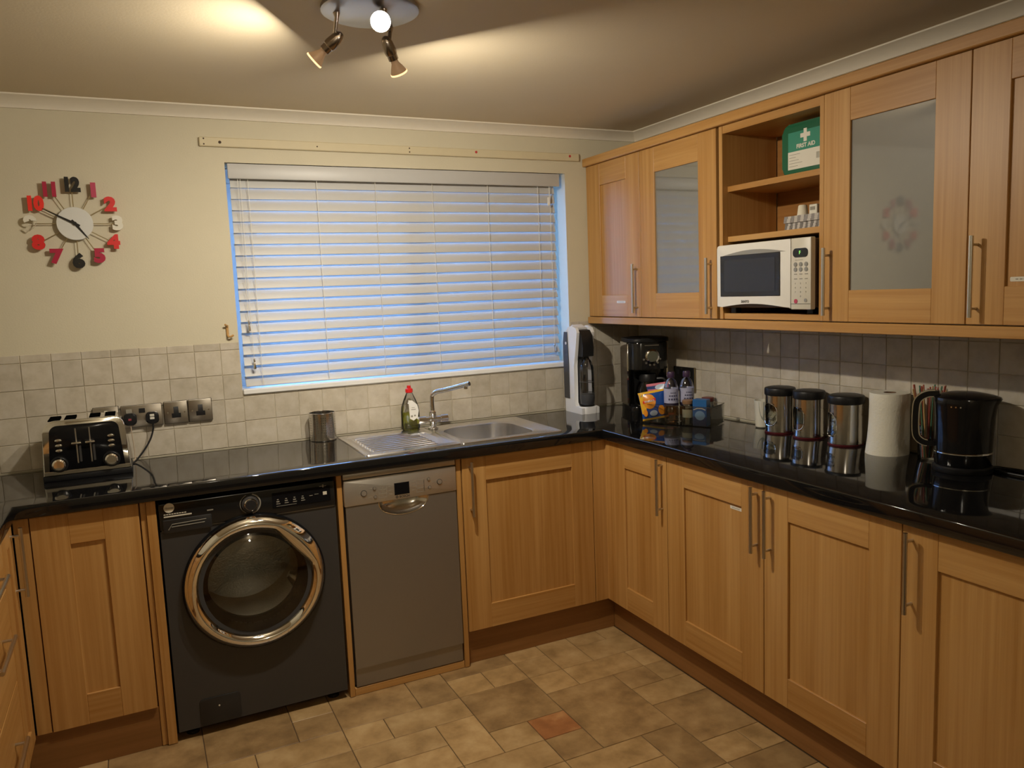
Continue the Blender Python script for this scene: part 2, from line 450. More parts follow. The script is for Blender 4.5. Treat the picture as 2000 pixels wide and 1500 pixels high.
# window unit
win = struct(thing('window_1', 'white framed window behind the venetian blind', 'window', (-1.187, .1, WZ0)))
del win['category'], win['label']
mb = MB()
for a0, a1, b0, b1 in ((WX0, WX1, WZ0, WZ0+.06), (WX0, WX1, WZ1-.06, WZ1), (WX0, WX0+.06, WZ0+.06, WZ1-.06), (WX1-.06, WX1, WZ0+.06, WZ1-.06), (-1.215, -1.155, WZ0+.06, WZ1-.06)):
    mb.box(a0, a1, .15, .21, b0, b1, .004)
mb.build('window_frame', 'white_pvc', win)
MB().box(WX0+.06, WX1-.06, .178, .182, WZ0+.06, WZ1-.06).build('window_pane', 'window_glass', win)
MB().box(WX0+.002, WX1-.002, -.012, .149, WZ0+.001, WZ0+.023, .003).build('window_sill', 'white_pvc', win)
struct(MB().box(-.34, -.06, .285, 4.5, -.3, 6.5).build('wall_outside', 'brick_dark', smooth=0))
# batten over the window
bt = thing('curtain_batten', 'long cream painted wooden batten fixed to the wall above the window', 'batten', (-1.19, 0, 2.145))
MB().box(-2.062, -.326, 2.126, 2.162, 0, .018, .003).build('board', 'batten_paint', bt, FB0)
for x, z, m in ((-2.045, 2.155, 'hole_dark'), (-2.045, 2.134, 'hole_dark'), (-1.985, 2.143, 'hole_dark'), (-1.60, 2.142, 'hole_dark'), (-1.195, 2.152, 'hole_dark'), (-1.195, 2.136, 'hole_dark'), (-.875, 2.148, 'wall_plug_red'), (-.38, 2.148, 'wall_plug_red')):
    r = .006 if m == 'wall_plug_red' or x == -1.985 else .003
    MB().cyl((x, z, .0175), (x, z, .0195), r, n=8).build('screw_hole' if m == 'hole_dark' else 'wall_plug', m, bt, FB0)
# cord cleat left of the window
ck = thing('cord_cleat', 'small cream cord cleat screwed to the wall left of the window sill', 'hook', (-2.012, 0, 1.37))
MB().box(-2.018, -2.008, 1.372, 1.418, 0, .008, .002).build('back_plate', 'hook_paint', ck, FB0)
MB().tube([(-2.013, 1.378, .006), (-2.012, 1.370, .016), (-2.004, 1.370, .022), (-1.992, 1.376, .022)], .004, 8).build('prong', 'hook_paint', ck, FB0)
MB().tube([(-2.013, 1.410, .006), (-2.016, 1.416, .016), (-2.022, 1.42, .022)], .004, 8).build('prong', 'hook_paint', ck, FB0)

# ------------------------------------------------------------------ venetian blind
bl = thing('venetian_blind', 'white wooden slatted venetian blind half closed across the window', 'blind', (-1.2, .04, 2.06))
MB().box(-1.962, -.430, .004, .016, 2.006, 2.066, .003, 2).build('valance', 'slat_white', bl)
MB().box(-1.955, -.437, .020, .065, 2.02, 2.064, .002).build('head_rail', 'white_pvc', bl)
SX0, SX1, SY = -1.953, -.444, .042
SP, NS, ZB0 = .0457, 18, 1.974
tilt = math.radians(62)
def slat_obj(z0, tl, first=[None]):
    if first[0] is None:
        mb = MB(); R_ = []
        for x in (SX0, SX1):
            r = []
            for k in range(7):
                t = -.025+.05*k/6; bow = .0018*(1-(t/.025)**2)
                r.append((t, bow+.0013))
            for k in range(6, -1, -1):
                t = -.025+.05*k/6; bow = .0018*(1-(t/.025)**2)
                r.append((t, bow-.0013))
            # t<0 is the room edge and hangs lower
            R_.append([(x, t*math.cos(tilt)-b*math.sin(tilt), t*math.sin(tilt)+b*math.cos(tilt)) for t, b in r])
        mb.rings(R_)
        o = mb.build('slat', 'slat_white', bl, local=True); first[0] = o.data
    else: o = link('slat', first[0], bl)
    o.location = Vector((0, SY, z0)) - Vector(bl.location); o.location.x = -bl.location.x
    o.rotation_euler.x = tl - tilt          # slats hang a little more open towards the bottom
    return o
for k in range(-0, NS):
    tl = math.radians(75.5 - 16.5*(k/(NS-1))**1.3)
    slat_obj(ZB0 - SP*k + .025*math.sin(tl), tl)
tb = math.radians(57)
def FRl(a, b, c_): return (a, SY+b*math.cos(tb)-c_*math.sin(tb), 1.1745+b*math.sin(tb)+c_*math.cos(tb))
MB().box(SX0, SX1, -.024, .024, -.004, .004, .003, 2).build('bottom_rail', 'slat_white', bl, FRl)
for x in (-1.885, -1.605, -1.35, -1.085, -.81, -.545):
    y = .016
    for yy in (.0135,):
        MB().tube([(x, yy+.004, 2.02), (x, yy+.003, 1.6), (x, yy+.004, 1.165)], .0011, 5).build('ladder_cord', 'cord_white', bl)
for x, zt in ((-1.925, 1.41), (-1.915, 1.25)):
    MB().tube([(x, .0125, 2.01), (x, .0105, zt+.02)], .0009, 5).build('pull_cord', 'cord_white', bl)
    t = MB(); t.lathe([(.002, zt+.022), (.004, zt+.018), (.0042, zt-.002), (.0065, zt-.014), (.006, zt-.022)], x, .010, 10); t.mi = 0
    a = t.build('cord_tassel', 'chrome', bl)
MB().tube([(-.486, .012, 2.01), (-.486, .010, 1.94)], .0009, 5).tube([(-.482, .012, 2.01), (-.482, .010, 1.24)], .0011, 5).build('pull_cord', 'cord_white', bl)
MB().box(-.496, -.482, .006, .014, 1.915, 1.955, .002).build('cord_tassel', 'white_plastic', bl)
MB().lathe([(.002, 1.246), (.004, 1.243), (.0042, 1.222), (.0065, 1.212), (.006, 1.204)], -.482, .010, 10).build('cord_tassel', 'chrome', bl)

# ------------------------------------------------------------------ kitchen units
def handle_bar(F, a, b, c, parent, vertical=True, L=.22):
    mb = MB(); h = L/2; pz = h-.024
    if vertical:
        mb.cyl((a, b-h, c+.028), (a, b+h, c+.028), .006, n=14)
        for s_ in (-1, 1): mb.cyl((a, b+s_*pz, c), (a, b+s_*pz, c+.028), .0042, n=10)
    else:
        mb.cyl((a-h, b, c+.028), (a+h, b, c+.028), .006, n=14)
        for s_ in (-1, 1): mb.cyl((a+s_*pz, b, c), (a+s_*pz, b, c+.028), .0042, n=10)
    return mb.build('handle', 'handle_steel', parent, F)
def hrail(F): return 'oak_y' if abs(F(1, 0, 0)[1]-F(0, 0, 0)[1]) > .5 else 'oak_x'
def door(F, a0, a1, b0, b1, parent, st=.105, ha=None, hb=None, glass=False, sticker=None):
    t = .02; a0 += .0015; a1 -= .0015
    mb = MB(); e = .0012
    mb.mi = 0; mb.box(a0, a0+st, b0, b1, 0, t, e).box(a1-st, a1, b0, b1, 0, t, e)
    mb.mi = 1; mb.box(a0+st, a1-st, b0, b0+st*.98, 0, t-.0002, e).box(a0+st, a1-st, b1-st*.98, b1, 0, t-.0002, e)
    d = mb.build('door', ['oak_z', hrail(F)], parent, F, smooth=0)
    if glass: MB().box(a0+st, a1-st, b0+st*.98, b1-st*.98, .008, .013).build('glass_panel', 'frost', d, F, smooth=0)
    else: MB().box(a0+st, a1-st, b0+st*.98, b1-st*.98, .004, .012).build('panel', 'oak_z', d, F, smooth=0)
    if ha is not None: handle_bar(F, ha, hb, t, d)
    if sticker:
        sa, sb, sw, sh, ck_ = sticker
        MB().prism(rrect(sa, sa+sw, sb, sb+sh, .003, 3), ck_, ck_+.0006).build('sticker', 'paper', d, F)
        mb = MB()
        for q in range(5): mb.box(sa+sw*(.18+.13*q), sa+sw*(.18+.13*q+.09), sb+sh*.38, sb+sh*.62, ck_+.0006, ck_+.0009)
        mb.build('sticker_print', 'dim_print', d, F)
    return d
def carcass(F, a0, a1, b0, b1, depth, parent, shelf=None, mats=('oak_in',)):
    p = .016; mb = MB()
    mb.box(a0, a0+p, b0, b1, -depth, 0).box(a1-p, a1, b0, b1, -depth, 0).box(a0+p, a1-p, b0, b0+p, -depth, 0).box(a0+p, a1-p, b0+p, b1, -depth, -depth+.008)
    return mb.build('carcass', list(mats), parent, F, smooth=0)
FBc, FRc, FLc, FU = frame('B', -.558), frame('R', -.558), frame('L', -2.772), frame('R', -.266)
ZB, ZT = .147, .862
# --- back run
c = thing('base_cabinet', 'oak base cabinet with one narrow panelled door under the toaster, left of the washing machine', 'cabinet', (-2.55, -.3, 0), 'oak base cabinets')
carcass(FBc, -2.72, -2.393, ZB, ZT, .53, c)
door(FBc, -2.706, -2.394, ZB, ZT, c, .105)
MB().box(-2.750, -2.7075, -.575, -.535, ZB, ZT, .001).build('corner_post', 'oak_z', c, smooth=0)
c = thing('base_cabinet', 'oak base cabinet with a wide panelled door under the sink bowl', 'cabinet', (-.94, -.3, 0), 'oak base cabinets')
carcass(FBc, -1.243, -.641, ZB, ZT, .53, c)
door(FBc, -1.243, -.641, ZB, ZT, c, .102, -1.21, .738)
for nm, x0, x1, lab in (('end_panel', -2.391, -2.343, 'broad upright oak end panel at the left side of the washing machine'), ('end_panel', -1.737, -1.718, 'thin upright oak panel between washing machine and dishwasher'), ('end_panel', -1.266, -1.246, 'thin upright oak panel between dishwasher and sink cabinet')):
    p_ = thing(nm, lab, 'panel', ((x0+x1)/2, -.3, 0), 'oak end panels')
    if x1-x0 > .03:
        MB().box(x0, x0+.018, -.568, -.03, .002, .865, .001).build('filler_strip', 'oak_z', p_, smooth=0)
        MB().box(x0+.0185, x1, -.576, -.03, .002, .865, .001).build('board', 'oak_z', p_, smooth=0)
    else: MB().box(x0, x1, -.576, -.03, .002, .865, .001).build('board', 'oak_z', p_, smooth=0)
# --- right run
R_units = [(.622, 1.012, 'oak base cabinet in the inner corner, first from the sink along the right run', .985, None),
           (1.012, 1.524, 'oak base cabinet with a small white sticker on its door, second along the right run', 1.494, (1.358, .742, .058, .011, .0125)),
           (1.524, 2.030, 'oak base cabinet third along the right run, its handle beside the stickered door', 1.554, None),
           (2.030, 2.536, 'oak base cabinet at the lower right edge of the picture, under the kettle', 2.061, None)]
for a0, a1, lab, ha, stk in R_units:
    c = thing('base_cabinet', lab, 'cabinet', (-.28, -(a0+a1)/2, 0), 'oak base cabinets')
    carcass(FRc, a0, a1, ZB, ZT, .53, c)
    door(FRc, a0, a1, ZB, ZT, c, .102, ha, .738, sticker=stk)
    if a0 == .622: MB().box(-.6395, -.560, -.577, -.560, ZB, ZT, .001).box(-.577, -.560, -.621, -.577, ZB, ZT, .001).build('corner_post', 'oak_z', c, smooth=0)
# --- left run
c = thing('base_cabinet', 'narrow oak corner cabinet at the left picture edge with an upright bar handle', 'cabinet', (-3.0, -.69, 0), 'oak base cabinets')
carcass(FLc, -.795, -.592, ZB, ZT, .5, c)
door(FLc, -.795, -.592, ZB, ZT, c, .06, -.628, .738)
c = thing('drawer_cabinet', 'oak drawer cabinet at the left picture edge with long horizontal handles', 'cabinet', (-3.0, -1.05, 0))
carcass(FLc, -1.30, -.795, ZB, ZT, .5, c)
for b0, b1, hz in ((.72, .862, .79), (.44, .717, .617), (.147, .437, .318)):
    d = MB().box(-1.2985, -.7965, b0, b1, 0, .02, .0012).build('drawer', hrail(FLc), c, FLc, smooth=0)
    handle_bar(FLc, -1.05, hz, .02, d, False, .25)
for k in range(2):
    c = thing('base_cabinet', ('oak base cabinet beyond the drawers along the left run', 'oak base cabinet at the near end of the left run')[k], 'cabinet', (-3.0, -1.6-.6*k, 0), 'oak base cabinets')
    carcass(FLc, -1.90-.6*k, -1.30-.6*k, ZB, ZT, .5, c)
    door(FLc, -1.90-.6*k, -1.30-.6*k, ZB, ZT, c, .102, -1.33-.6*k, .738)
# --- plinths
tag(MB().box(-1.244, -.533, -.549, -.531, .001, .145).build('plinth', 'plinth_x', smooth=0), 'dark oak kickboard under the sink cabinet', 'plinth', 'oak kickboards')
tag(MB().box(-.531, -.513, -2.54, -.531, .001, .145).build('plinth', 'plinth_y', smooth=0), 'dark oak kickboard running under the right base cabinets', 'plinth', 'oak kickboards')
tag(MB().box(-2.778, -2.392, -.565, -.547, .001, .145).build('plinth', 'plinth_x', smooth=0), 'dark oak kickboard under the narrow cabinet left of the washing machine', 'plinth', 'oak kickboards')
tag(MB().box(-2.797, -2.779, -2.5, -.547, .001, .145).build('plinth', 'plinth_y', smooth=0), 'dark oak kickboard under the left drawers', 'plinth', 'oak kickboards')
tag(MB().box(-1.7165, -1.2675, -.572, -.556, .001, .030, .001).build('plinth', 'oak_x', smooth=0), 'thin pale oak strip on the floor under the dishwasher', 'plinth', 'oak kickboards')
# --- worktop (one U-shaped piece with the sink cut out)
xs_ = [-3.338, -2.740, -1.585, -.775, -.601, XW-.008]; ys_ = [-2.56, -.601, -.515, -.075, -.008]
def inc(i, j):
    if j == 0: return i in (0, 4)
    return not (i == 2 and j == 2)
wt = grid_slab(xs_, ys_, inc, .866, .910, .005).build('worktop', 'worktop_black')
tag(wt, 'glossy black U-shaped kitchen worktop with square edge on the oak cabinets', 'worktop')

# --- wall cabinets (right wall)
UB, UT = 1.369, 2.099
def wallcab(a0, a1, lab, ha, glass, st, stk=None, endpanel=False):
    c = thing('wall_cabinet', lab, 'cabinet', (-.13, -(a0+a1)/2, UB), 'oak wall cabinets')
    carcass(FU, a0, a1, UB, UT, .258, c)
    MB().box(a0+.016, a1-.016, UT-.016, UT, -.25, 0).build('top_board', 'oak_in', c, FU, smooth=0)
    door(FU, a0, a1, UB, UT, c, st, ha, 1.499, glass, stk)
    return c
c = wallcab(.022, .455, 'oak wall cabinet with solid panelled door and tiny sticker, nearest the window', .428, False, .104, (.258, 1.433, .072, .011, .0205))
MB().box(.003, .0205, UB, UT, -.258, .016).build('end_panel', 'oak_z', c, FU, smooth=0)
wallcab(.455, .966, 'oak wall cabinet with narrow frosted glass door, left of the open shelves', .934, True, .108)
wallcab(1.489, 1.988, 'oak wall cabinet with large frosted glass door reflecting the clock, right of the microwave', 1.516, True, .103)
wallcab(1.988, 2.49, 'oak wall cabinet cut by the right picture edge, solid door with long sticker', 2.018, False, .104, (2.104, 1.483, .08, .012, .0125))
# open shelf unit
c = thing('open_shelf_unit', 'open oak shelf unit holding first aid case, tea towels and microwave', 'shelf unit', (-.13, -1.23, UB))
MB().box(.979, .998, UB, UT, -.258, .018, .001).build('side_panel', 'oak_z', c, FU, smooth=0)
MB().box(1.4705, 1.4885, UB, UT, -.258, .018, .001).build('side_panel', 'oak_z', c, FU, smooth=0)
MB().box(.998, 1.4705, 2.070, UT, -.258, .016, .001).build('top_board', 'oak_y', c, FU, smooth=0)
MB().box(.998, 1.4705, 1.369, 1.391, -.258, .012, .001).build('bottom_board', 'oak_y', c, FU, smooth=0)
MB().box(.998, 1.4705, 1.391, 2.070, -.270, -.262).build('back_panel', 'oak_in', c, FU, smooth=0)
for z in (1.664, 1.854): MB().box(.998, 1.4705, z, z+.021, -.262, -.008, .001).build('shelf', 'oak_y', c, FU, smooth=0)
SH1, SH2 = 1.685, 1.875
tag(MB().box(-.304, -.24, -2.52, -.003, 2.1005, 2.138, .003).build('cornice', 'oak_y', smooth=0), 'long oak cornice strip along the top of the wall cabinets', 'cornice')
tag(MB().box(-.294, -.270, -2.52, -.003, 1.333, 1.3655, .002).box(-.276, -.258, -2.52, -.003, 1.350, 1.3655).build('pelmet', 'oak_y', smooth=0), 'long oak light pelmet under the wall cabinets', 'pelmet')

# ------------------------------------------------------------------ ceiling spotlight
sp = thing('ceiling_spotlight', 'metal ceiling spotlight with small heads on a round plate above the window end', 'light', (-1.71, -1.23, ZC))
MB().lathe([(.130, ZC-.0005), (.130, ZC-.010), (.122, ZC-.014), (.001, ZC-.015)], -1.715, -1.27, 40).build('ceiling_plate', 'plate_metal', sp)
def spot(top, piv, d, lit):
    d = Vector(d).normalized(); piv = Vector(piv); top = Vector(top)
    MB().tube([top+Vector((0, 0, .0)), top-Vector((0, 0, .012)), piv], [.010, .006, .005], 12).build('arm', 'spot_metal', sp)
    def ax(pr, o): return [(o+d*z, r) for z, r in pr]
    q = ax([(-.030, .004), (-.026, .010), (-.012, .0155), (.012, .0175), (.020, .0165), (.022, .0145), (.036, .0145), (.037, .004)], piv)
    h = MB().tube([p for p, r in q], [r for p, r in q], 20).build('spot_head', 'spot_metal', sp)
    q = ax([(.0365, .010), (.046, .011), (.060, .0185), (.072, .0238)], piv)
    b = MB().tube([p for p, r in q], [r for p, r in q], 22, caps=False).build('bulb', 'lamp_glass', h)
    q = ax([(.072, .0245), (.0745, .0252), (.077, .0245)], piv)
    MB().tube([p for p, r in q], [r for p, r in q], 24).build('bulb_face', 'bulb_lit' if lit else 'bulb_warm', b)
zt = ZC-.014
for (p_, d_, w_), tp0 in zip(SPOTS, ((-1.800, -1.245, zt), (-1.632, -1.175, zt), (-1.690, -1.31, zt))):
    spot(tp0, p_, d_, w_ < 8)

# ------------------------------------------------------------------ wall clock
ck = thing('wall_clock', 'round wall clock with red, black and white numerals on thin spokes', 'clock', (-2.52, 0, 1.823))
CX, CZ = -2.520, 1.823
MB().lathe([(.030, .0), (.030, .022), (.060, .022), (.061, .025), (.0595, .027), (.001, .0275)], CX, CZ, 48).build('hub', 'clock_face', ck, FB0)
nums = [('12', 'clock_black'), ('1', 'pinkred'), ('2', 'red'), ('3', 'clock_white'), ('4', 'red'), ('5', 'crimson'), ('6', 'clock_black'), ('7', 'crimson'), ('8', 'red'), ('9', 'clock_white'), ('10', 'bright_red'), ('11', 'crimson')]
for k, (s_, m) in enumerate(nums):
    t = 2*PI*k/12; dx, dz = math.sin(t), math.cos(t)
    MB().tube([(CX+dx*.055, CZ+dz*.055, .019), (CX+dx*.128, CZ+dz*.128, .019)], .0017, 6).build('spoke', 'brass', ck, FB0)
    text('numeral', s_, .066, CX+dx*.143, CZ+dz*.140, .024, FB0, m, ck, xs=1.12 if len(s_) < 2 else .86, bold=.0046, ext=.005)
def hand(name, ang, L, w_, tail):
    dx, dz = math.sin(ang), math.cos(ang); nx, nz = dz, -dx
    pl = [(CX-dx*tail+nx*w_, CZ-dz*tail+nz*w_), (CX-dx*tail-nx*w_, CZ-dz*tail-nz*w_), (CX-nx*w_*1.3, CZ-nz*w_*1.3), (CX+dx*L-nx*w_*.35, CZ+dz*L-nz*w_*.35), (CX+dx*L+nx*w_*.35, CZ+dz*L+nz*w_*.35), (CX+nx*w_*1.3, CZ+nz*w_*1.3)]
    c0 = .030 if name == 'minute_hand' else .0285
    MB().prism(pl, c0, c0+.0012).build(name, 'clock_black', ck, FB0)
hand('minute_hand', math.radians(-62), .113, .0034, .018); hand('hour_hand', math.radians(144), .070, .0036, .016)
MB().cyl((CX, CZ, .027), (CX, CZ, .034), .007, n=12).build('hand_cap', 'clock_black', ck, FB0)

# ------------------------------------------------------------------ sockets, plugs, cables
def plate(x0, x1, z0, z1, lab, F=FB0, m='brushed', d0=.008):
    t = thing('wall_socket', lab, 'socket', F((x0+x1)/2, (z0+z1)/2, d0), 'metal sockets and switches')
    MB().box(x0, x1, z0, z1, d0, d0+.005, .0015).build('back_box', 'black_plastic', t, F)
    MB().prism(rrect(x0+.001, x1-.001, z0+.001, z1-.001, .003, 3), d0+.005, d0+.0085, .001).build('face_plate', m, t, F)
    return t
def screws(t, pts, F=FB0, c=.0165):
    for a, b in pts: MB().cyl((a, b, c), (a, b, c+.0012), .0032, n=10).build('screw', 'chrome', t, F)
s1 = plate(-2.527, -2.437, 1.038, 1.127, 'metal switch plate half hidden behind the toaster')
MB().box(-2.488, -2.476, 1.098, 1.112, .0165, .020, .001).build('rocker', 'light_print', s1, FB0)
s2 = plate(-2.430, -2.283, 1.036, 1.124, 'double metal socket with two black plugs in it, right of the toaster')
for x in (-2.402, -2.356): MB().box(x-.011, x+.011, 1.092, 1.110, .0165, .0195, .001).build('rocker', 'socket_black' if x > -2.39 else 'dim_print', s2, FB0)
for x0, x1, lab in ((-2.277, -2.189, 'single metal socket with empty black outlet, beside the double socket'), (-2.187, -2.097, 'single metal socket with empty black outlet, nearest the window')):
    t = plate(x0, x1, 1.036, 1.126, lab); m_ = (x0+x1)/2
    MB().prism([(m_-.017, 1.060), (m_+.017, 1.060), (m_+.017, 1.078), (m_+.009, 1.078), (m_+.009, 1.104), (m_-.009, 1.104), (m_-.009, 1.078), (m_-.017, 1.078)], .0165, .0185, .0005).build('outlet', 'socket_black', t, FB0)
    screws(t, ((m_-.031, 1.081), (m_+.031, 1.081)))
def plug(x, z, lab, front):
    p_ = thing('plug', lab, 'plug', (x, -.03, z), 'plugs in the double socket')
    MB().prism(rrect(x-.0235, x+.0235, z-.024, z+.022, .015, 5), .0165, .042, .006, 3).build('plug_body', 'black_plastic', p_, FB0)
    front(p_)
    return p_
def f1(p_): MB().box(-2.4065, -2.3955, 1.068, 1.076, .0415, .043, .001).build('fuse_label', 'plug_red', p_, FB0)
def f2(p_):
    for b in (1.066, 1.0775): MB().box(-2.330, -2.314, b, b+.009, .0415, .043, .001).build('fuse_label', 'plug_white', p_, FB0)
pl1 = plug(-2.400, 1.073, 'black plug with small red mark in the left outlet of the double socket', f1)
pl2 = plug(-2.321, 1.072, 'black plug with white label in the right outlet, toaster cable hanging from it', f2)
def spl(P, n=8):
    P = [Vector(p) for p in P]; P = [P[0]*2-P[1]]+P+[P[-1]*2-P[-2]]; o = []
    for i in range(1, len(P)-2):
        for k in range(n):
            t = k/n; a, b, c_, d = P[i-1], P[i], P[i+1], P[i+2]
            o.append(.5*((2*b)+(c_-a)*t+(2*a-5*b+4*c_-d)*t*t+(3*b-a-3*c_+d)*t**3))
    o.append(P[-2]); return o
MB().tube(spl([(-2.321, -.036, 1.049), (-2.322, -.040, 1.028), (-2.335, -.048, .990), (-2.362, -.065, .950), (-2.390, -.085, .920), (-2.402, -.10, .9135), (-2.412, -.115, .9135)]), .0034, 8).build('cable', 'black_plastic', pl2)
MB().tube(spl([(-2.400, -.036, 1.049), (-2.399, -.034, 1.02), (-2.396, -.028, .96), (-2.396, -.03, .915), (-2.402, -.06, .9135)]), .002, 6).build('cable', 'cable_white', pl1)
s5 = thing('wall_socket', 'black double socket on the right wall behind the drinks bottles', 'socket', (.0, -.385, 1.05), 'metal sockets and switches')
MB().prism(rrect(.31, .462, 1.002, 1.116, .004, 3), .008, .016, .0015).build('face_plate', 'panel_black', s5, FR0)
MB().box(.4625, .4665, 1.000, 1.118, .008, .015, .001).build('trim_strip', 'brass', s5, FR0)
for a in (.345, .425): MB().box(a-.01, a+.01, 1.08, 1.10, .016, .019, .001).build('rocker', 'socket_black', s5, FR0)
for a, b in ((.372, 1.106), (.372, 1.012), (.45, 1.05)): MB().cyl((a, b, .016), (a, b, .0178), .004, n=10).build('screw', 'chrome', s5, FR0)

# ------------------------------------------------------------------ toaster
W = .9101
to = thing('toaster', 'chrome four slice toaster with black front panel on the worktop corner', 'toaster', (-2.545, -.185, W))
FT = frame('B', -.273)
def tp(x0, x1, z0, z1, r, taper=.010, n=6):
    p = []
    for (cx, cz, st) in ((x1-r-taper, z1-r, 0), (x0+r+taper, z1-r, PI/2)):
        for i in range(n+1):
            t = st+PI/2*i/n; p.append((cx+r*math.cos(t), cz+r*math.sin(t)))
    return [(x0, z0), (x1, z0)]+p
X0, X1 = -2.684, -2.406
MB().prism(tp(X0+.006, X1-.006, W+.022, 1.118, .034), -.165, -.004, 0).build('body', 'chrome', to, FT)
mb = MB(); mb.prism(tp(X0, X1, W+.021, 1.123, .040), -.004, .007, .005, 3).build('front_rim', 'chrome', to, FT)
MB().box(X0-.002, X1+.002, W, W+.0215, -.17, .008, .004, 2).build('base', 'black_plastic', to, FT)
MB().prism(tp(X0+.020, X1-.020, W+.034, 1.106, .026), .0068, .0085, .0006).build('front_panel', 'black_gloss', to, FT)
MB().box(X0+.004, X1-.004, W+.0225, W+.036, .006, .0095, .001).build('crumb_tray', 'steel', to, FT)
for x in (-2.640, -2.590, -2.512, -2.462): MB().box(x-.017, x+.017, -.245, -.125, 1.118, 1.1215).build('slot', 'black_matt', to)  # raised boxes; matt black stands in for the shade inside open slots
for x in (-2.632, -2.468):
    MB().tube([(x, .970, .0085), (x, .970, .012), (x, .970, .028), (x, .970, .032)], [.026, .025, .021, .016], 28).build('knob', 'chrome', to, FT)
    MB().tube([(x, .970, .0082), (x, .970, .0098)], .0285, 28).build('knob_ring', 'black_plastic', to, FT)
    for z in (1.018, 1.036, 1.054): MB().prism(ell(x+.004, z, .0115, .0065, 16), .0083, .0125, .002).build('button', 'chrome', to, FT)
for x in (-2.573, -2.530):
    MB().box(x-.0022, x+.0022, .968, 1.092, .0083, .0096, .0008).build('lever_track', 'handle_steel', to, FT)
    MB().prism(rrect(x-.016, x+.016, 1.036, 1.046, .0045, 4), .0097, .026, .003).build('lever', 'chrome', to, FT)
    MB().prism(rrect(x+.006, x+.013, .972, 1.03, .0015, 3), .0083, .0092).build('lever_guide', 'graphite', to, FT)

# ------------------------------------------------------------------ washing machine
def disc_front(mb, cx, cz, r, x0, x1, z0, z1, c, n=64):
    "front sheet x0..x1 by z0..z1 with a round hole"
    outer = []; inner = []
    for i in range(n):
        t = 2*PI*i/n; dx, dz = math.cos(t), math.sin(t)
        k = min(((x1-cx) if dx > 0 else (cx-x0))/max(abs(dx), 1e-9), ((z1-cz) if dz > 0 else (cz-z0))/max(abs(dz), 1e-9))
        outer.append([cx+dx*k, cz+dz*k]); inner.append((cx+dx*r, cz+dz*r, c))
    for X_, Z_ in ((x0, z0), (x0, z1), (x1, z0), (x1, z1)):
        j = min(range(n), key=lambda q: (outer[q][0]-X_)**2+(outer[q][1]-Z_)**2); outer[j] = [X_, Z_]
    o = [(a, b, c) for a, b in outer]
    mb.rings([[(a, b, c-.02) for a, b in outer], o, inner, [(a, b, c-.06) for a, b, _ in inner]], False, False)
    return mb
wm = thing('washing_machine', 'dark graphite front loading washing machine with chrome rimmed door', 'washing machine', (-2.04, -.3, 0))
FWM = frame('B', -.572)
CXW, CZW = -2.043, .527
mb = MB()
disc_front(mb, CXW, CZW, .172, -2.336, -1.745, .035, .752, 0)
mb.box(-2.336, -2.318, .035, .846, -.53, -.0205).box(-1.763, -1.745, .035, .846, -.53, -.0205).box(-2.318, -1.763, .828, .846, -.53, -.0205).box(-2.318, -1.763, .035, .05, -.53, -.0205).box(-2.318, -1.763, .05, .828, -.53, -.515)
mb.build('body', 'graphite', wm, FWM)
MB().prism(rrect(-2.336, -1.745, .754, .848, .006, 3), -.02, .006, .004).build('control_panel', 'panel_black', wm, FWM)
MB().box(-2.33, -1.75, .752, .7545, -.018, .003).build('panel_seam', 'dim_print', wm, FWM)
dr = MB().prism(rrect(-2.326, -2.172, .745, .792, .004, 3), .0062, .0095, .002).build('detergent_drawer', 'graphite_dark', wm, FWM)
MB().tube([(-2.310, .757, .0098), (-2.298, .775, .0098), (-2.19, .778, .0098)], .0012, 6).tube([(-2.300, .766, .0098), (-2.195, .768, .0098)], .0012, 6).build('grip_line', 'dim_print', dr, FWM)
MB().tube([(-2.303, .832, .006), (-2.303, .832, .0075)], .0165, 28).build('badge', 'light_print', wm, FWM)
text('badge_lettering', 'Hoover', .0115, -2.303, .832, .0078, FWM, 'dark_print', wm, xs=.8, shear=.3)
mb = MB(); mb.box(-2.321, -2.234, .800, .8045, .006, .0066)
for k in range(9): mb.box(-2.321+.008*k, -2.315+.008*k, .8085, .8115, .006, .0066)
mb.build('model_print', 'light_print', wm, FWM)
MB().box(-2.185, -2.165, .803, .807, .006, .0066).build('panel_print', 'dim_print', wm, FWM)
MB().tube([(-2.043, .806, .006), (-2.043, .806, .014)], .0285, 32).build('dial_ring', 'graphite', wm, FWM)
MB().tube([(-2.043, .806, .012), (-2.043, .806, .024), (-2.043, .806, .027)], [.023, .0225, .020], 32).build('dial', 'chrome', wm, FWM)
MB().tube([(-2.043, .806, .0265), (-2.043, .806, .029)], .0175, 28).build('dial_cap', 'graphite_dark', wm, FWM)
pts = [(-2.043+.034*math.cos(t), .806+.034*math.sin(t), .0065) for t in [math.radians(-80+12*i) for i in range(14)]]
MB().tube(pts, .0028, 6).build('dial_arc', 'dim_print', wm, FWM)
pts2 = [(-2.043+.034*math.cos(t), .806+.034*math.sin(t), .0065) for t in [math.radians(110+12*i) for i in range(12)]]
MB().tube(pts2, .0012, 6).build('dial_arc', 'dim_print', wm, FWM)
dsp = MB().prism(rrect(-1.968, -1.762, .776, .832, .003, 3), .006, .0072).build('display', 'black_gloss', wm, FWM)
mb = MB()
for k in range(4):
    a = -1.955+.029*k
    mb.box(a, a+.014, .790, .7925, .0072, .0076).box(a+.001, a+.011, .797, .801, .0072, .0076).box(a+.003, a+.009, .805, .808, .0072, .0076)
mb.box(-1.955, -1.885, .782, .7832, .0072, .0076).box(-1.838, -1.826, .803, .805, .0072, .0076).box(-1.82, -1.805, .806, .8072, .0072, .0076)
mb.build('display_icons', 'dim_print', dsp, FWM)
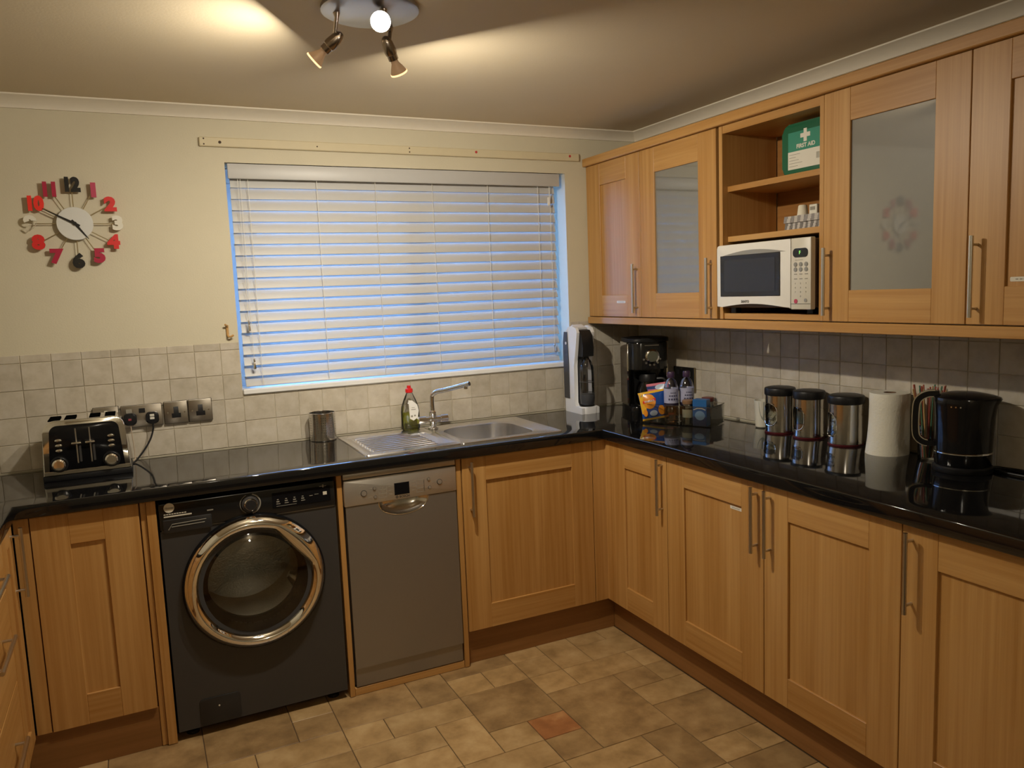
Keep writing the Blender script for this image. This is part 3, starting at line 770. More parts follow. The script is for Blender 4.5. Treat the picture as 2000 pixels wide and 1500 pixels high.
MB().box(-1.789, -1.775, .800, .812, .0072, .0078).build('display_light', 'light_print', dsp, FWM)
MB().box(-1.800, -1.776, .832, .8335, .006, .0078).box(-1.790, -1.785, .828, .838, .006, .0078).build('display_mark', 'dim_print', wm, FWM)
# door
def axis_ring(prof, n=72): return [[(CXW+r*math.cos(2*PI*i/n), CZW+r*math.sin(2*PI*i/n), c_) for i in range(n)] for r, c_ in prof]
dw_ = MB().rings(axis_ring([(.243, .0005), (.243, .012), (.240, .018), (.231, .020), (.229, .010)]), False, False).build('door', 'black_gloss', wm, FWM)
n = 96
def chrome_pt(t, f):
    # wide band; on top the glass dips so that the band becomes a flat grip
    ro = .236; ri = .187
    d = abs((t-math.radians(80)+PI) % (2*PI)-PI)
    ri = .191 - .004*max(0, 1-d/.55)
    d2 = abs((t-math.radians(40)+PI) % (2*PI)-PI)
    ri = min(ri, .168/max(.5, math.cos(d2))) if d2 < .55 else ri
    r = ro+(ri-ro)*f
    bulge = .018+.026*math.sin(PI*min(f*.85+.02, 1))-.004*f
    return (CXW+r*math.cos(t), CZW+r*math.sin(t), bulge)
MB().rings([[chrome_pt(2*PI*i/n, f) for i in range(n)] for f in (0, .08, .2, .35, .5, .65, .8, .92, 1)], False, False).build('chrome_ring', 'chrome', dw_, FWM, smooth=60)
MB().rings(axis_ring([(.199, .022), (.196, .024), (.178, .022), (.168, .010), (.160, -.005)]), False, False).build('door_inner_rim', 'rubber', dw_, FWM)
MB().rings(axis_ring([(.178, .0215), (.165, .026), (.14, .036), (.11, .043), (.07, .048), (.03, .050), (.0005, .0505)], 64), False, False).build('door_glass', 'dark_glass', dw_, FWM, smooth=80)
MB().rings(axis_ring([(.172, -.004), (.172, -.05), (.160, -.07), (.168, -.09)]), False, False).build('door_gasket', 'rubber', wm, FWM)
MB().rings(axis_ring([(.160, -.085), (.215, -.10), (.225, -.14), (.225, -.36), (.20, -.40), (.0005, -.41)]), False, False).build('drum', 'drum_steel', wm, FWM)
for k in range(3):
    t = math.radians(90+120*k)
    q = [(CXW+r*math.cos(t), CZW+r*math.sin(t)) for r in (.226, .17)]
    MB().tube([(*q[0], -.24), (*q[1], -.24)], [.05, .012], 10).build('drum_paddle', 'drum_steel', wm, FWM)
MB().prism(rrect(-2.264, -2.128, .036, .134, .012, 3), .0005, .003, .001).build('filter_flap', 'graphite_dark', wm, FWM)
MB().cyl((-2.20, .10, .003), (-2.20, .10, .0045), .003, n=8).build('flap_catch', 'light_print', wm, FWM)
for x in (-2.29, -1.79):
    for y in (-.52, -.1): MB().lathe([(.022, .0005), (.022, .012), (.012, .014), (.012, .0355)], x, y, 14).build('foot', 'black_plastic', wm)

# ------------------------------------------------------------------ dishwasher
dw = thing('dishwasher', 'slim silver dishwasher with curved grip and black display under the drainer', 'dishwasher', (-1.492, -.3, 0))
FD = frame('B', -.565)
D0, D1 = -1.714, -1.270
MB().box(D0, D1, .034, .864, -.53, -.022).build('body', 'graphite', dw, FD)
MB().box(D0, D1, .842, .864, -.0215, .016, .003, 2).build('top_strip', 'dw_panel', dw, FD)
MB().prism(rrect(D0, D1, .7405, .839, .004, 3), -.0215, .020, .004).build('control_panel', 'dw_panel', dw, FD)
pn = [(D0+.004, .109), (D1-.002, .109), (D1-.002, .7395)]
HX, HW, HD = -1.487, .098, .058
pn += [(HX+HW*math.cos(t), .7395-HD*math.sin(t)**.85) for t in [PI*i/24 for i in range(25)]] + [(D0+.004, .7395)]
MB().prism(pn, -.0215, .016).build('door', 'dw_door', dw, FD)
R_ = []
for f, cdep in ((1, .0165), (.96, .012), (.85, -.002), (.6, -.014), (.3, -.018), (.02, -.019)):
    R_.append([(HX+HW*f*math.cos(PI*i/24), .7395-HD*f*math.sin(PI*i/24)**.85, cdep) for i in range(25)])
MB().rings(R_, False, False, closed=False).build('grip_recess', 'steel', dw, FD, smooth=80)
MB().tube([(HX+HW*math.cos(PI*i/24), .7395-HD*math.sin(PI*i/24)**.85, .0155) for i in range(25)], .0022, 8).build('grip_edge', 'chrome', dw, FD)
MB().box(D0+.004, D1-.002, .034, .106, -.0215, .008, .001).build('kick_panel', 'dw_door', dw, FD)
MB().box(D0+.01, D1-.01, .0305, .0335, -.5, -.05).build('base_frame', 'black_plastic', dw, FD)
def ring_btn(a, b, r, m='dw_panel'):
    MB().tube([(a, b, .020), (a, b, .0212)], r*1.15, 20).build('button_ring', 'dark_print', dw, FD)
    MB().tube([(a, b, .0205), (a, b, .0235)], r*.92, 20).build('button', m, dw, FD)
ring_btn(-1.640, .784, .0105); ring_btn(-1.599, .797, .0055); ring_btn(-1.597, .764, .0055)
ring_btn(-1.384, .803, .0055); ring_btn(-1.381, .770, .0055); ring_btn(-1.340, .786, .0095)
MB().box(-1.522, -1.463, .759, .805, .020, .0208).build('display', 'black_gloss', dw, FD)
text('brand_lettering', '\u25CE BOSCH', .0125, -1.491, .7505, .0203, FD, 'dark_print', dw, bold=.0003)
for a0, a1 in ((-1.583, -1.553), (-1.434, -1.404)):
    mb = MB()
    for b in (.757, .772, .787, .802): mb.box(a0, a1, b, b+.0012, .020, .0204)
    for a in (a0, (a0+a1)/2 if a0 < -1.5 else a1, a1): mb.box(a, a+.0012, .757, .8032, .020, .0204)
    mb.build('panel_lines', 'dim_print', dw, FD)
mb = MB()
for a0, b in ((-1.545, .795), (-1.545, .780), (-1.543, .765), (-1.452, .80), (-1.452, .785), (-1.452, .768), (-1.655, .812), (-1.62, .797), (-1.622, .764), (-1.662, .784), (-1.322, .787), (-1.368, .787)):
    mb.box(a0, a0+.012, b, b+.0016, .020, .0204)
mb.build('panel_print', 'dim_print', dw, FD)

# ------------------------------------------------------------------ sink, tap and things around it
sk = thing('sink', 'stainless steel inset sink with ridged drainer and one bowl', 'sink', (-1.18, -.29, W))
ZS = W+.0035
def loop(poly, z): return [(a, b, z) for a, b in poly]
def rr(a0, a1, b0, b1, r, n=8): return rrect(a0, a1, b0, b1, r, n)
bx0, bx1, by0, by1 = -1.168, -.835, -.470, -.125
def sq(a0, a1, b0, b1): return rr(a0, a1, b0, b1, .012)
mb = MB()
mb.rings([loop(sq(-1.215, -.752, -.529, -.060), W-.0002), loop(sq(-1.215, -.754, -.527, -.062), ZS), loop(sq(-1.213, -.764, -.517, -.072), ZS), loop(sq(-1.211, -.768, -.513, -.076), ZS-.002),
          loop(rr(bx0-.012, bx1+.012, by0-.012, by1+.012, .095), ZS-.002), loop(rr(bx0, bx1, by0, by1, .088), ZS-.008)], False, False)
mb.build('bowl_rim', 'sink_steel', sk, smooth=40)
mb = MB()
mb.rings([loop(rr(bx0, bx1, by0, by1, .088), ZS-.008), loop(rr(bx0+.004, bx1-.004, by0+.004, by1-.004, .085), W-.08), loop(rr(bx0+.008, bx1-.008, by0+.008, by1-.008, .08), W-.125), loop(rr(bx0+.02, bx1-.02, by0+.02, by1-.02, .07), W-.145), loop(rr(bx0+.05, bx1-.05, by0+.05, by1-.05, .06), W-.150)], False, True)
mb.build('bowl', 'sink_steel', sk, smooth=50)
MB().lathe([(.038, W-.1495), (.036, W-.147), (.022, W-.148), (.001, W-.148)], -1.0, -.30, 24).build('plug_hole', 'chrome', sk)
mb = MB()
mb.rings([loop(sq(-1.608, -1.2155, -.529, -.060), W-.0002), loop(sq(-1.606, -1.2155, -.527, -.062), ZS), loop(sq(-1.596, -1.2165, -.517, -.072), ZS), loop(sq(-1.592, -1.217, -.513, -.076), ZS-.0015),
          loop(rr(-1.572, -1.232, -.478, -.125, .02), ZS-.0015), loop(rr(-1.566, -1.238, -.472, -.131, .016), ZS-.0065)], False, True)
mb.build('drainer', 'sink_steel', sk, smooth=40)
for k in range(9):
    y = -.452+.0375*k
    L = -.03 if k > 6 else 0
    MB().tube([(-1.552, y, ZS-.0068), (-1.545, y, ZS-.0052), (-1.30+L, y, ZS-.0052), (-1.29+L, y, ZS-.0068)], .0045, 8).build('drainer_ridge', 'sink_steel', sk)
tp_ = thing('kitchen_tap', 'chrome bridge mixer tap with long upward slanting spout behind the sink', 'tap', (-1.190, -.127, ZS))
TX, TY = -1.190, -.127
MB().lathe([(.024, ZS), (.024, ZS+.006), (.015, ZS+.012), (.014, .955)], TX, TY, 24).build('base', 'chrome', tp_)
MB().tube([(TX-.014, TY, .957), (TX+.014, TY, .957)], .017, 20).lathe([(.015, .95), (.0165, .965), (.0165, .990), (.012, .996)], TX, TY, 20).build('body', 'chrome', tp_)
for s_ in (-1, 1):
    MB().tube([(TX+s_*.012, TY, .957), (TX+s_*.034, TY, .957), (TX+s_*.036, TY, .957), (TX+s_*.068, TY, .957), (TX+s_*.071, TY, .957)], [.0125, .0125, .017, .017, .014], 20).build('tap_handle', 'chrome', tp_)
MB().tube(spl([(TX, TY, .990), (TX, TY, 1.050), (TX+.003, TY-.004, 1.066), (TX+.016, TY-.022, 1.080), (TX+.04, TY-.055, 1.088), (TX+.107, TY-.165, 1.119)], 6), .0105, 14).build('spout', 'chrome', tp_)
MB().cyl((TX+.101, TY-.156, 1.1165), (TX+.101, TY-.156, 1.098), .009, n=14).tube([(TX+.106, TY-.163, 1.1185), (TX+.112, TY-.173, 1.121)], [.0105, .0095], 14).build('spout_nozzle', 'chrome', tp_)
# washing-up liquid
wu = thing('washing_up_bottle', 'washing-up liquid bottle, red cap and green liquid, standing behind the sink', 'bottle', (-1.280, -.084, ZS+.0005))
z0 = ZS+.0005
def bottle_prof(x, y, pr, mbx, sy=.55): return mbx.lathe(pr, x, y, 28, 1, sy, a0=-.4)
BX, BY = -1.280, -.084
bottle_prof(BX, BY, [(.036, z0+.001), (.040, z0+.008), (.0405, z0+.05), (.041, z0+.078)], MB()).build('liquid', 'green_liquid', wu)
bottle_prof(BX, BY, [(.039, z0), (.0425, z0+.006), (.043, z0+.08), (.039, z0+.105), (.028, z0+.135), (.017, z0+.158), (.013, z0+.166)], MB()).build('body', 'clear_bottle', wu)
FBt = frame('B', BY-.0242)
lab = [(BX-.014, z0+.135), (BX+.004, z0+.132), (BX+.026, z0+.112), (BX+.032, z0+.085), (BX+.026, z0+.055), (BX+.006, z0+.042), (BX-.010, z0+.052), (BX-.012, z0+.09)]
lbo = MB().prism(lab, 0, .0012).build('label', 'white_plastic', wu, FBt)
mb = MB(); mb.prism(ell(BX-.001, z0+.062, .005, .005, 10), .0012, .0016).prism(ell(BX+.013, z0+.064, .0045, .004, 10), .0012, .0016).box(BX-.003, BX+.018, z0+.090, z0+.093, .0012, .0016).box(BX-.001, BX+.014, z0+.099, z0+.101, .0012, .0016)
mb.build('label_print', 'dim_print', lbo, FBt)
MB().lathe([(.013, z0+.165), (.0165, z0+.168), (.0165, z0+.182), (.009, z0+.186), (.0085, z0+.197), (.001, z0+.198)], BX, BY, 20).build('cap', 'red_cap', wu)
# cutlery holder with real perforations
ch = thing('cutlery_holder', 'perforated stainless steel cutlery cylinder left of the drainer', 'holder', (-1.675, -.072, W))
HXc, HYc = -1.668, -.072
bm = bmesh.new(); n, mrow, Rr = 120, 22, .0545
vs = [[bm.verts.new((HXc+Rr*math.cos(2*PI*i/n), HYc+Rr*math.sin(2*PI*i/n), W+.004+.114*j/mrow)) for i in range(n)] for j in range(mrow+1)]
for j in range(mrow):
    for i in range(n):
        if 2 <= j <= 18 and j % 2 == 0 and (i % 12) in (0, 3, 6) : continue
        bm.faces.new((vs[j][i], vs[j][(i+1) % n], vs[j+1][(i+1) % n], vs[j+1][i]))
MB().merge(bm).build('perforated_wall', 'steel', ch)
MB().lathe([(.054, W), (.0552, W+.002), (.0552, W+.006), (.050, W+.006), (.001, W+.006)], HXc, HYc, 48).build('base', 'steel', ch)
MB().tube([(HXc+Rr*math.cos(2*PI*i/48), HYc+Rr*math.sin(2*PI*i/48), W+.119) for i in range(49)], .0016, 8).build('rim', 'chrome', ch)

# ------------------------------------------------------------------ soda maker, bottle, coffee machine
sd = thing('soda_maker', 'tall silver and grey fizzy drink maker in the worktop corner', 'drink maker', (-.415, -.13, W))
sx0, sx1, syf, syb = -.465, -.366, -.208, -.052
side = [(-.208, W), (-.052, W), (-.050, 1.25), (-.062, 1.300), (-.095, 1.325), (-.130, 1.332), (-.165, 1.322), (-.178, 1.300), (-.150, 1.165), (-.142, 1.14), (-.140, .960), (-.150, .945), (-.208, .940)]
def FS(a, b, c_): return (c_, a, b)
mb = MB(); mb.prism(side, sx0, sx0+.018, .004); mb.build('left_shell', 'silver_plastic', sd, FS)
mb = MB(); mb.prism(side, sx1-.018, sx1, .004); mb.build('right_shell', 'silver_plastic', sd, FS)
MB().box(sx0+.018, sx1-.018, -.138, -.054, W+.04, 1.25, .002).build('back_column', 'dark_grey_plastic', sd)
MB().prism(rrect(sx0+.001, sx1-.001, -.212, -.06, .03, 6), W, W+.034, .004).build('base', 'silver_plastic', sd)
MB().prism([(-.196, 1.185), (-.200, 1.225), (-.190, 1.285), (-.168, 1.310), (-.10, 1.318), (-.06, 1.29), (-.06, 1.245), (-.142, 1.245), (-.150, 1.185)], sx0+.0185, sx1-.0185, .003).build('head', 'black_plastic', sd, FS)
MB().prism([(-.145, 1.322), (-.10, 1.336), (-.065, 1.318), (-.07, 1.312), (-.10, 1.3185), (-.142, 1.312)], sx0+.022, sx1-.022, .003).build('carbonate_lever', 'silver_plastic', sd, FS)
MB().prism([(-.098, .978), (-.050, .978), (-.0485, 1.25), (-.060, 1.302), (-.090, 1.302), (-.098, 1.15)], sx0-.004, sx0-.0005, .002).build('side_panel', 'dark_grey_plastic', sd, FS)
MB().tube([(sx0-.004, -.078, 1.247), (sx0-.0055, -.078, 1.247)], .007, 16).build('side_badge', 'silver_plastic', sd)
MB().tube([(sx0+.050, -.170, 1.185), (sx0+.050, -.170, 1.150)], .009, 12).build('nozzle', 'black_plastic', sd)
MB().lathe([(.036, W+.0345), (.036, W+.040)], -.4155, -.173, 24).build('drip_stand', 'black_plastic', sd)
sb = thing('soda_bottle', 'clear carbonating bottle with black base held inside the fizzy drink maker', 'bottle', (-.4155, -.176, W+.041))
BXs, BYs = -.4155, -.178
MB().lathe([(.010, 1.184), (.012, 1.176), (.020, 1.166), (.028, 1.150), (.0335, 1.128), (.0345, 1.10), (.0345, .985)], BXs, BYs, 28, cap0=False, cap1=False).build('body', 'clear_bottle', sb)
MB().lathe([(.029, W+.041), (.033, W+.046), (.036, .985), (.035, 1.003), (.001, 1.004)], BXs, BYs, 28).build('base_cup', 'dark_grey_plastic', sb)
MB().lathe([(.0355, 1.006), (.0355, 1.010)], BXs, BYs, 28, cap0=False, cap1=False).lathe([(.0352, 1.062), (.0352, 1.066)], BXs, BYs, 28, cap0=False, cap1=False).build('fill_lines', 'dark_grey_plastic', sb)

cm = thing('coffee_machine', 'glossy black filter coffee machine with chrome sides and round dial', 'coffee machine', (-.133, -.252, W), rz=-.33)
def L(o): return dict(parent=o, local=True)
CW, CDf, CDb = .098, -.115, .095
FCm = frame('B', CDf)
MB().prism(rrect(-CW, CW, CDf-.006, CDb, .04, 6), 0, .030, .004).build('base', 'black_gloss', **L(cm))
MB().prism(rrect(-CW, CW, .0, CDb, .03, 6), .030, .205, .0).build('tank', 'coffee_black', **L(cm))
MB().prism(rrect(-CW+.004, CW-.004, CDf, CDb, .055, 8), .2055, .335, .006).build('brew_head', 'coffee_black', **L(cm))
MB().prism(rrect(-CW-.003, CW+.003, CDf-.004, CDb+.003, .058, 8), .3355, .353, .007, 3).build('lid', 'black_plastic', **L(cm))
for s_ in (-1, 1):
    MB().prism([(s_*(CW-.004), CDf+.062), (s_*(CW+.003), CDf+.062), (s_*(CW+.003), CDb-.03), (s_*(CW-.004), CDb-.03)][::s_], .030, .333, .001).build('side_strip', 'chrome', **L(cm))
FCf = lambda a, b, c_: (a, CDf-c_, b)
MB().tube([(.004, .268, -.004), (.004, .268, .010), (.004, .268, .012)], [.036, .034, .030], 36).build('dial_ring', 'chrome', F=FCf, **L(cm))
MB().tube([(.004, .268, .011), (.004, .268, .014)], .0255, 28).build('dial_face', 'dial_face', F=FCf, **L(cm))
for k in range(6):
    t = math.radians(200+28*k); MB().tube([(.004+.042*math.cos(t), .268+.042*math.sin(t), -.003), (.004+.042*math.cos(t), .268+.042*math.sin(t), .003)], .005, 12).build('button', 'handle_steel', F=FCf, **L(cm))
MB().box(-.03, .038, .318, .3215, -.004, .0012).build('brand_strip', 'handle_steel', F=FCf, **L(cm))
MB().lathe([(.062, .0305), (.062, .034), (.001, .034)], 0, -.058, 28).build('hot_plate', 'steel', **L(cm))
cf = thing('coffee_jug', 'glass coffee jug with black handle standing in the black coffee machine', 'jug', BASE[cm.name] @ Vector((0, -.058, .0345)), rz=-.33)
MB().lathe([(.052, 0), (.060, .012), (.062, .05), (.055, .085), (.042, .11), (.040, .125)], 0, 0, 32, cap1=False).build('glass_body', 'dark_glass', **L(cf))
MB().lathe([(.043, .110), (.044, .130), (.038, .145), (.001, .148)], 0, 0, 28).build('lid', 'black_plastic', **L(cf))
MB().tube(spl([(.038, -.02, .122), (.068, -.035, .12), (.078, -.042, .085), (.07, -.036, .045), (.058, -.03, .038)], 5), .0075, 10).build('handle', 'black_plastic', **L(cf))

# ------------------------------------------------------------------ clear organiser tray and what stands in it
A0 = Vector((-.375, -.575)); rzt = math.atan2(-.88, .47)          # local x runs along the front edge, y into the corner
tr = thing('organiser_tray', 'clear plastic organiser tray of snacks and drinks on the black worktop', 'tray', (A0.x, A0.y, W), rz=rzt)
def TL(t, s_, z=0): return tuple(BASE[tr.name] @ Vector((t, s_, z)))
TLn, TWd, TH = .315, .150, .085
mb = MB()
mb.box(0, TLn, 0, TWd, 0, .003).box(0, TLn, 0, .0022, .003, TH).box(0, TLn, TWd-.0022, TWd, .003, TH).box(0, .0022, .0022, TWd-.0022, .003, TH).box(TLn-.0022, TLn, .0022, TWd-.0022, .003, TH)
mb.build('tray_walls', 'clear_plastic', **L(tr))
MB().tube([(TLn*t, s_*TWd, TH) for t, s_ in ((0, 0), (1, 0), (1, 1), (0, 1), (0, 0))], .002, 6).build('rim', 'clear_plastic', **L(tr))
MB().tube([(TLn, .03, TH-.012), (TLn+.012, .03, TH-.006), (TLn+.012, .12, TH-.006), (TLn, .12, TH-.012)], .0025, 6).build('handle', 'clear_plastic', **L(tr))
def drink(t, s_, lab):
    x, y, z = TL(t, s_, .0035)
    o = thing('drink_bottle', lab, 'bottle', (x, y, z), 'purple capped drinks bottles')
    r = .0315
    MB().lathe([(.024, 0), (r-.001, .004), (r, .015), (r-.002, .022), (r, .03), (r, .062), (r-.003, .068), (r-.003, .072)], n=24, cap1=False).build('lower_body', 'orange_liquid' if s_ < .08 else 'clear_bottle', **L(o))
    MB().lathe([(r-.003, .0725), (r+.0002, .076), (r+.0002, .086), (r-.002, .0865)], n=24).build('label_band', 'purple_dark', **L(o))
    MB().lathe([(r+.0001, .0868), (r+.0003, .15)], n=24, cap0=False, cap1=False).build('label', 'bottle_label', **L(o))
    mb = MB()
    for (zz, h_, a0, a1) in ((.100, .008, -2.6, -1.2), (.116, .006, -2.5, -1.3), (.13, .004, -2.3, -1.5)):
        k = 12
        for q in range(k):
            if q % 3 == 2: continue
            ts = [a0+(a1-a0)*(q+e)/k for e in (0, 1)]
            mb.put([((r+.0009)*math.cos(t_), (r+.0009)*math.sin(t_), z_) for t_ in ts for z_ in (zz, zz+h_)], [(0, 2, 3, 1)])
    mb.build('label_print', 'bottle_label_dark', **L(o))
    MB().lathe([(r-.0005, .15), (r-.003, .165), (r-.010, .183), (.013, .192), (.0125, .197)], n=24, cap0=False, cap1=False).build('shoulder', 'clear_bottle', **L(o))
    MB().lathe([(.0155, .196), (.0165, .198), (.0165, .216), (.0145, .221), (.001, .2215)], n=20).build('cap', 'purple_cap', **L(o))
drink(.113, .052, 'purple capped drinks bottle with amber contents, left of the pair in the clear tray')
drink(.164, .100, 'purple capped clear drinks bottle, right of the pair in the clear tray')
def jar(t, s_, lab, lidm, R0, H0):
    x, y, z = TL(t, s_, .0035)
    o = thing('jar', lab, 'jar', (x, y, z), 'small lidded jars')
    MB().lathe([(R0-.003, 0), (R0, .004), (R0, H0-.02), (R0-.003, H0-.013)], n=20, cap1=False).build('glass_body', 'jar_glass', **L(o))
    MB().lathe([(R0-.004, .003), (R0-.003, .006), (R0-.003, H0*.45), (.001, H0*.46)], n=20).build('content', 'jar_content', **L(o))
    MB().lathe([(R0+.0005, H0*.30), (R0+.0005, H0*.62)], n=20, cap0=False, cap1=False).build('label', 'jar_label', **L(o))
    MB().lathe([(R0, H0-.017), (R0+.001, H0-.015), (R0+.001, H0-.002), (R0-.001, H0), (.001, H0)], n=20).build('lid', lidm, **L(o))
jar(.200, .030, 'small glass jar with brown lid in front of the drinks bottles', 'brown_lid', .0235, .106)
jar(.268, .082, 'small jar with dark red lid behind the blue carton', 'dark_red_lid', .025, .113)
x, y, z = TL(.262, .026, .0035)
bx = thing('carton', 'small upright blue carton at the right front of the clear tray', 'carton', (x, y, z), rz=rzt)
MB().box(-.031, .031, -.021, .021, 0, .112, .0012).build('box', 'blue_carton', **L(bx))
FCx = lambda a, b, c_: (a, -.021-c_, b)
MB().box(-.0305, .0305, .0005, .040, .0002, .0008).build('lower_print', 'navy_carton', F=FCx, **L(bx))
MB().prism(ell(.002, .045, .022, .020, 20), .0009, .0014).build('round_print', 'light_blue', F=FCx, **L(bx))
MB().tube([(-.026, .068, .001), (-.01, .075, .001), (.012, .075, .001), (.027, .069, .001)], .002, 6).build('print_arc', 'light_print', F=FCx, **L(bx))
# crisp packets
def packet(loc, rz, lean, wd, ht, lab, mats, deco):
    o = thing('crisp_packet', lab, 'packet', loc, 'crisp packets', rz=rz); o.rotation_euler.y = -.16
    def surf(u, v, side=1, off=0):
        b = .020*max(0, 1-abs(u)**2.2)*max(0, 1-abs(2*v-1)**3)+.0004
        y0 = -side*(b+off); z_ = v*ht; x_ = u*wd/2*(1-.05*math.sin(PI*v))
        return (x_, y0*math.cos(lean)+z_*math.sin(lean), z_*math.cos(lean)-y0*math.sin(lean)*.3)
    mb = MB(); nu, nv = 12, 14
    for sd_ in (1, -1):
        for j in range(nv):
            mb.mi = 1 if j in (0, nv-1) else 0
            mb.put([surf(-1+2*i/nu, (j+q)/nv, sd_) for q in (0, 1) for i in range(nu+1)], [(i, i+1, nu+2+i, nu+1+i) for i in range(nu)])
    mb.build('foil_bag', mats, **L(o))
    for nm, m_, poly in deco:
        cu_, cv_ = sum(p[0] for p in poly)/len(poly), sum(p[1] for p in poly)/len(poly)
        mb = MB(); rg = []
        off = .0012+.0008*deco.index((nm, m_, poly))
        for f in (1, .66, .33, .02): rg.append([surf(cu_+(p[0]-cu_)*f, cv_+(p[1]-cv_)*f, 1, off) for p in poly])
        mb.rings(rg, False, False).build(nm, m_, **L(o))
    return o, surf
def pe(u, v, ru, rv, n=18): return [(u+ru*math.cos(2*PI*i/n), v+rv*math.sin(2*PI*i/n)) for i in range(n)]
x, y, z = TL(.050, .028, .004)
pk, sf = packet((x, y, z+.013), -.52, .12, .115, .125, 'blue and orange crisp packet with red banner leaning in the clear tray', ['packet_blue', 'packet_yellow'],
    [('orange_side', 'packet_yellow', [(-.97, .25), (-.70, .22), (-.55, .5), (-.62, .96), (-.97, .94)]),
     ('logo_disc', 'packet_orange', pe(-.28, .66, .50, .26)), ('logo_band', 'packet_red', [(-.80, .60), (.22, .66), (.24, .76), (-.78, .70)]),
     ('print_panel', 'packet_silver', pe(-.10, .24, .30, .10)), ('crisp_picture', 'packet_orange', pe(.55, .30, .26, .17)), ('crisp_picture', 'packet_orange', pe(-.72, .28, .16, .13))])
def Fp(a, b, c_):
    p_ = Vector(sf(a, b, 1, .0042)); return tuple(p_)
text('logo_lettering', 'Walkers', .19, -.28, .678, 0, lambda a, b, c_: Fp(-.28+(a+.28)*1.22, .678+(b-.678)*.62+(a+.28)*.05, c_), 'light_print', pk, bold=.004, local=True, ext=0)
x, y, z = TL(.052, .088, .004)
packet((x, y, z+.016), -.95, .10, .11, .150, 'pink and navy crisp packet behind the blue and orange one', ['navy_carton', 'packet_pink'],
    [('pink_band', 'packet_pink', [(-.9, .70), (.9, .80), (.9, .92), (-.9, .84)]), ('pale_patch', 'packet_silver', pe(.3, .88, .5, .08))])

# ------------------------------------------------------------------ tumbler, canisters, roll, stirrers, kettle
cp = thing('tumbler', 'off-white tumbler with grey leaf patch beside the first steel canister', 'cup', (-.045, -.958, W))
MB().lathe([(.026, 0), (.029, .003), (.034, .110), (.0345, .112), (.0325, .112), (.028, .006), (.001, .005)], n=32, cap1=False).build('body', 'cup_white', **L(cp))
def onc(a, z, off=.0004): return ((.029+.005*(z/.11)+off)*math.cos(a), (.029+.005*(z/.11)+off)*math.sin(a), z)
poly = []
a_c = math.radians(-125)
for i in range(9):
    f = i/8; poly.append((a_c-.62*(1-f**2)**.5 if f < 1 else a_c, .106-.08*f))
rg = [[onc(a_c-.62*math.sqrt(1-(i/10)**2), .108-.078*i/10) for i in range(11)], [onc(a_c, .108-.078*i/10) for i in range(11)], [onc(a_c+.62*math.sqrt(1-(i/10)**2), .108-.078*i/10) for i in range(11)]]
MB().rings(rg, False, False, closed=False).build('leaf_patch', 'cup_grey', **L(cp))
def canister(x, y, r, lab, content):
    o = thing('canister', lab, 'canister', (x, y, W), 'steel canisters with black lids')
    n = 64; aw = math.radians(-182 if y > -1.1 else -190 if y > -1.3 else -206); hw = .62
    z0_, z1_ = .030, .118
    rows = [.006, .012, z0_]+[z0_+(z1_-z0_)*k/8 for k in range(1, 9)]+[.135, .149]
    bm = bmesh.new(); V = [[bm.verts.new((r*math.cos(2*PI*i/n), r*math.sin(2*PI*i/n), z_)) for i in range(n)] for z_ in rows]
    for j in range(len(rows)-1):
        for i in range(n):
            am = 2*PI*(i+.5)/n; zm = (rows[j]+rows[j+1])/2
            da = abs((am-aw+PI) % (2*PI)-PI)
            if z0_ <= zm <= z1_:
                # window with arched top and bottom
                ez = max(0, (abs(zm-(z0_+z1_)/2)-(z1_-z0_)/2+.020)/.020)
                if da < hw*math.sqrt(max(0, 1-min(1, ez)**2)): continue
            bm.faces.new((V[j][i], V[j][(i+1) % n], V[j+1][(i+1) % n], V[j+1][i]))
    MB().merge(bm).build('body', 'steel', **L(o))
    M_ = [(r*math.cos(aw+hw*math.cos(t)), r*math.sin(aw+hw*math.cos(t)), (z0_+z1_)/2+(z1_-z0_)/2*math.copysign(abs(math.sin(t))**.6, math.sin(t))) for t in [2*PI*i/40 for i in range(41)]]
    MB().tube(M_, .0016, 6).build('window_rim', 'chrome', **L(o))
    MB().lathe([(r-.003, .008), (r-.003, .148)], n=40, cap0=True, cap1=False).build('window', 'jar_glass', **L(o))
    MB().lathe([(r+.001, 0), (r+.0015, .001), (r+.0015, .003), (r+.0005, .004), (.001, .004)], n=40).build('base_ring', 'maroon', **L(o))
    MB().lathe([(r-.002, .149), (r+.0025, .151), (r+.0035, .158), (r+.0035, .172), (r+.001, .178), (r-.01, .181), (.001, .182)], n=44).build('lid', 'black_plastic', **L(o))
    rnd = random.Random(int(-y*1000))
    if content == 'sugar' or content == 'tablets':
        top = .085 if content == 'sugar' else .105
        mb = MB()
        for k in range(120):
            a = rnd.uniform(0, 2*PI); q = (r-.014)*math.sqrt(rnd.uniform(.25, 1)); zz = rnd.uniform(.014, top)
            s_ = .0075
            t = bmesh.new(); bmesh.ops.create_cube(t, size=s_*1.6)
            bmesh.ops.rotate(t, verts=t.verts[:], cent=(0, 0, 0), matrix=Matrix.Rotation(rnd.uniform(0, 3), 3, Vector((rnd.random(), rnd.random(), rnd.random()+.1)).normalized()))
            bmesh.ops.translate(t, verts=t.verts[:], vec=(q*math.cos(a), q*math.sin(a), zz)); mb.merge(t)
        c_ = mb.build('sugar_lumps' if content == 'sugar' else 'white_sachets', 'sugar', smooth=0, **L(o)); c_['kind'] = 'stuff'
    else:
        MB().lathe([(r-.012, .012), (r-.008, .02), (r-.008, .05), (.001, .055)], n=20).build('biscuits', 'biscuit', **L(o))
        MB().lathe([(r-.012, .056), (r-.010, .06), (r-.012, .10), (.001, .104)], n=20).build('grey_sachets', 'grey_packet', **L(o))
    return o
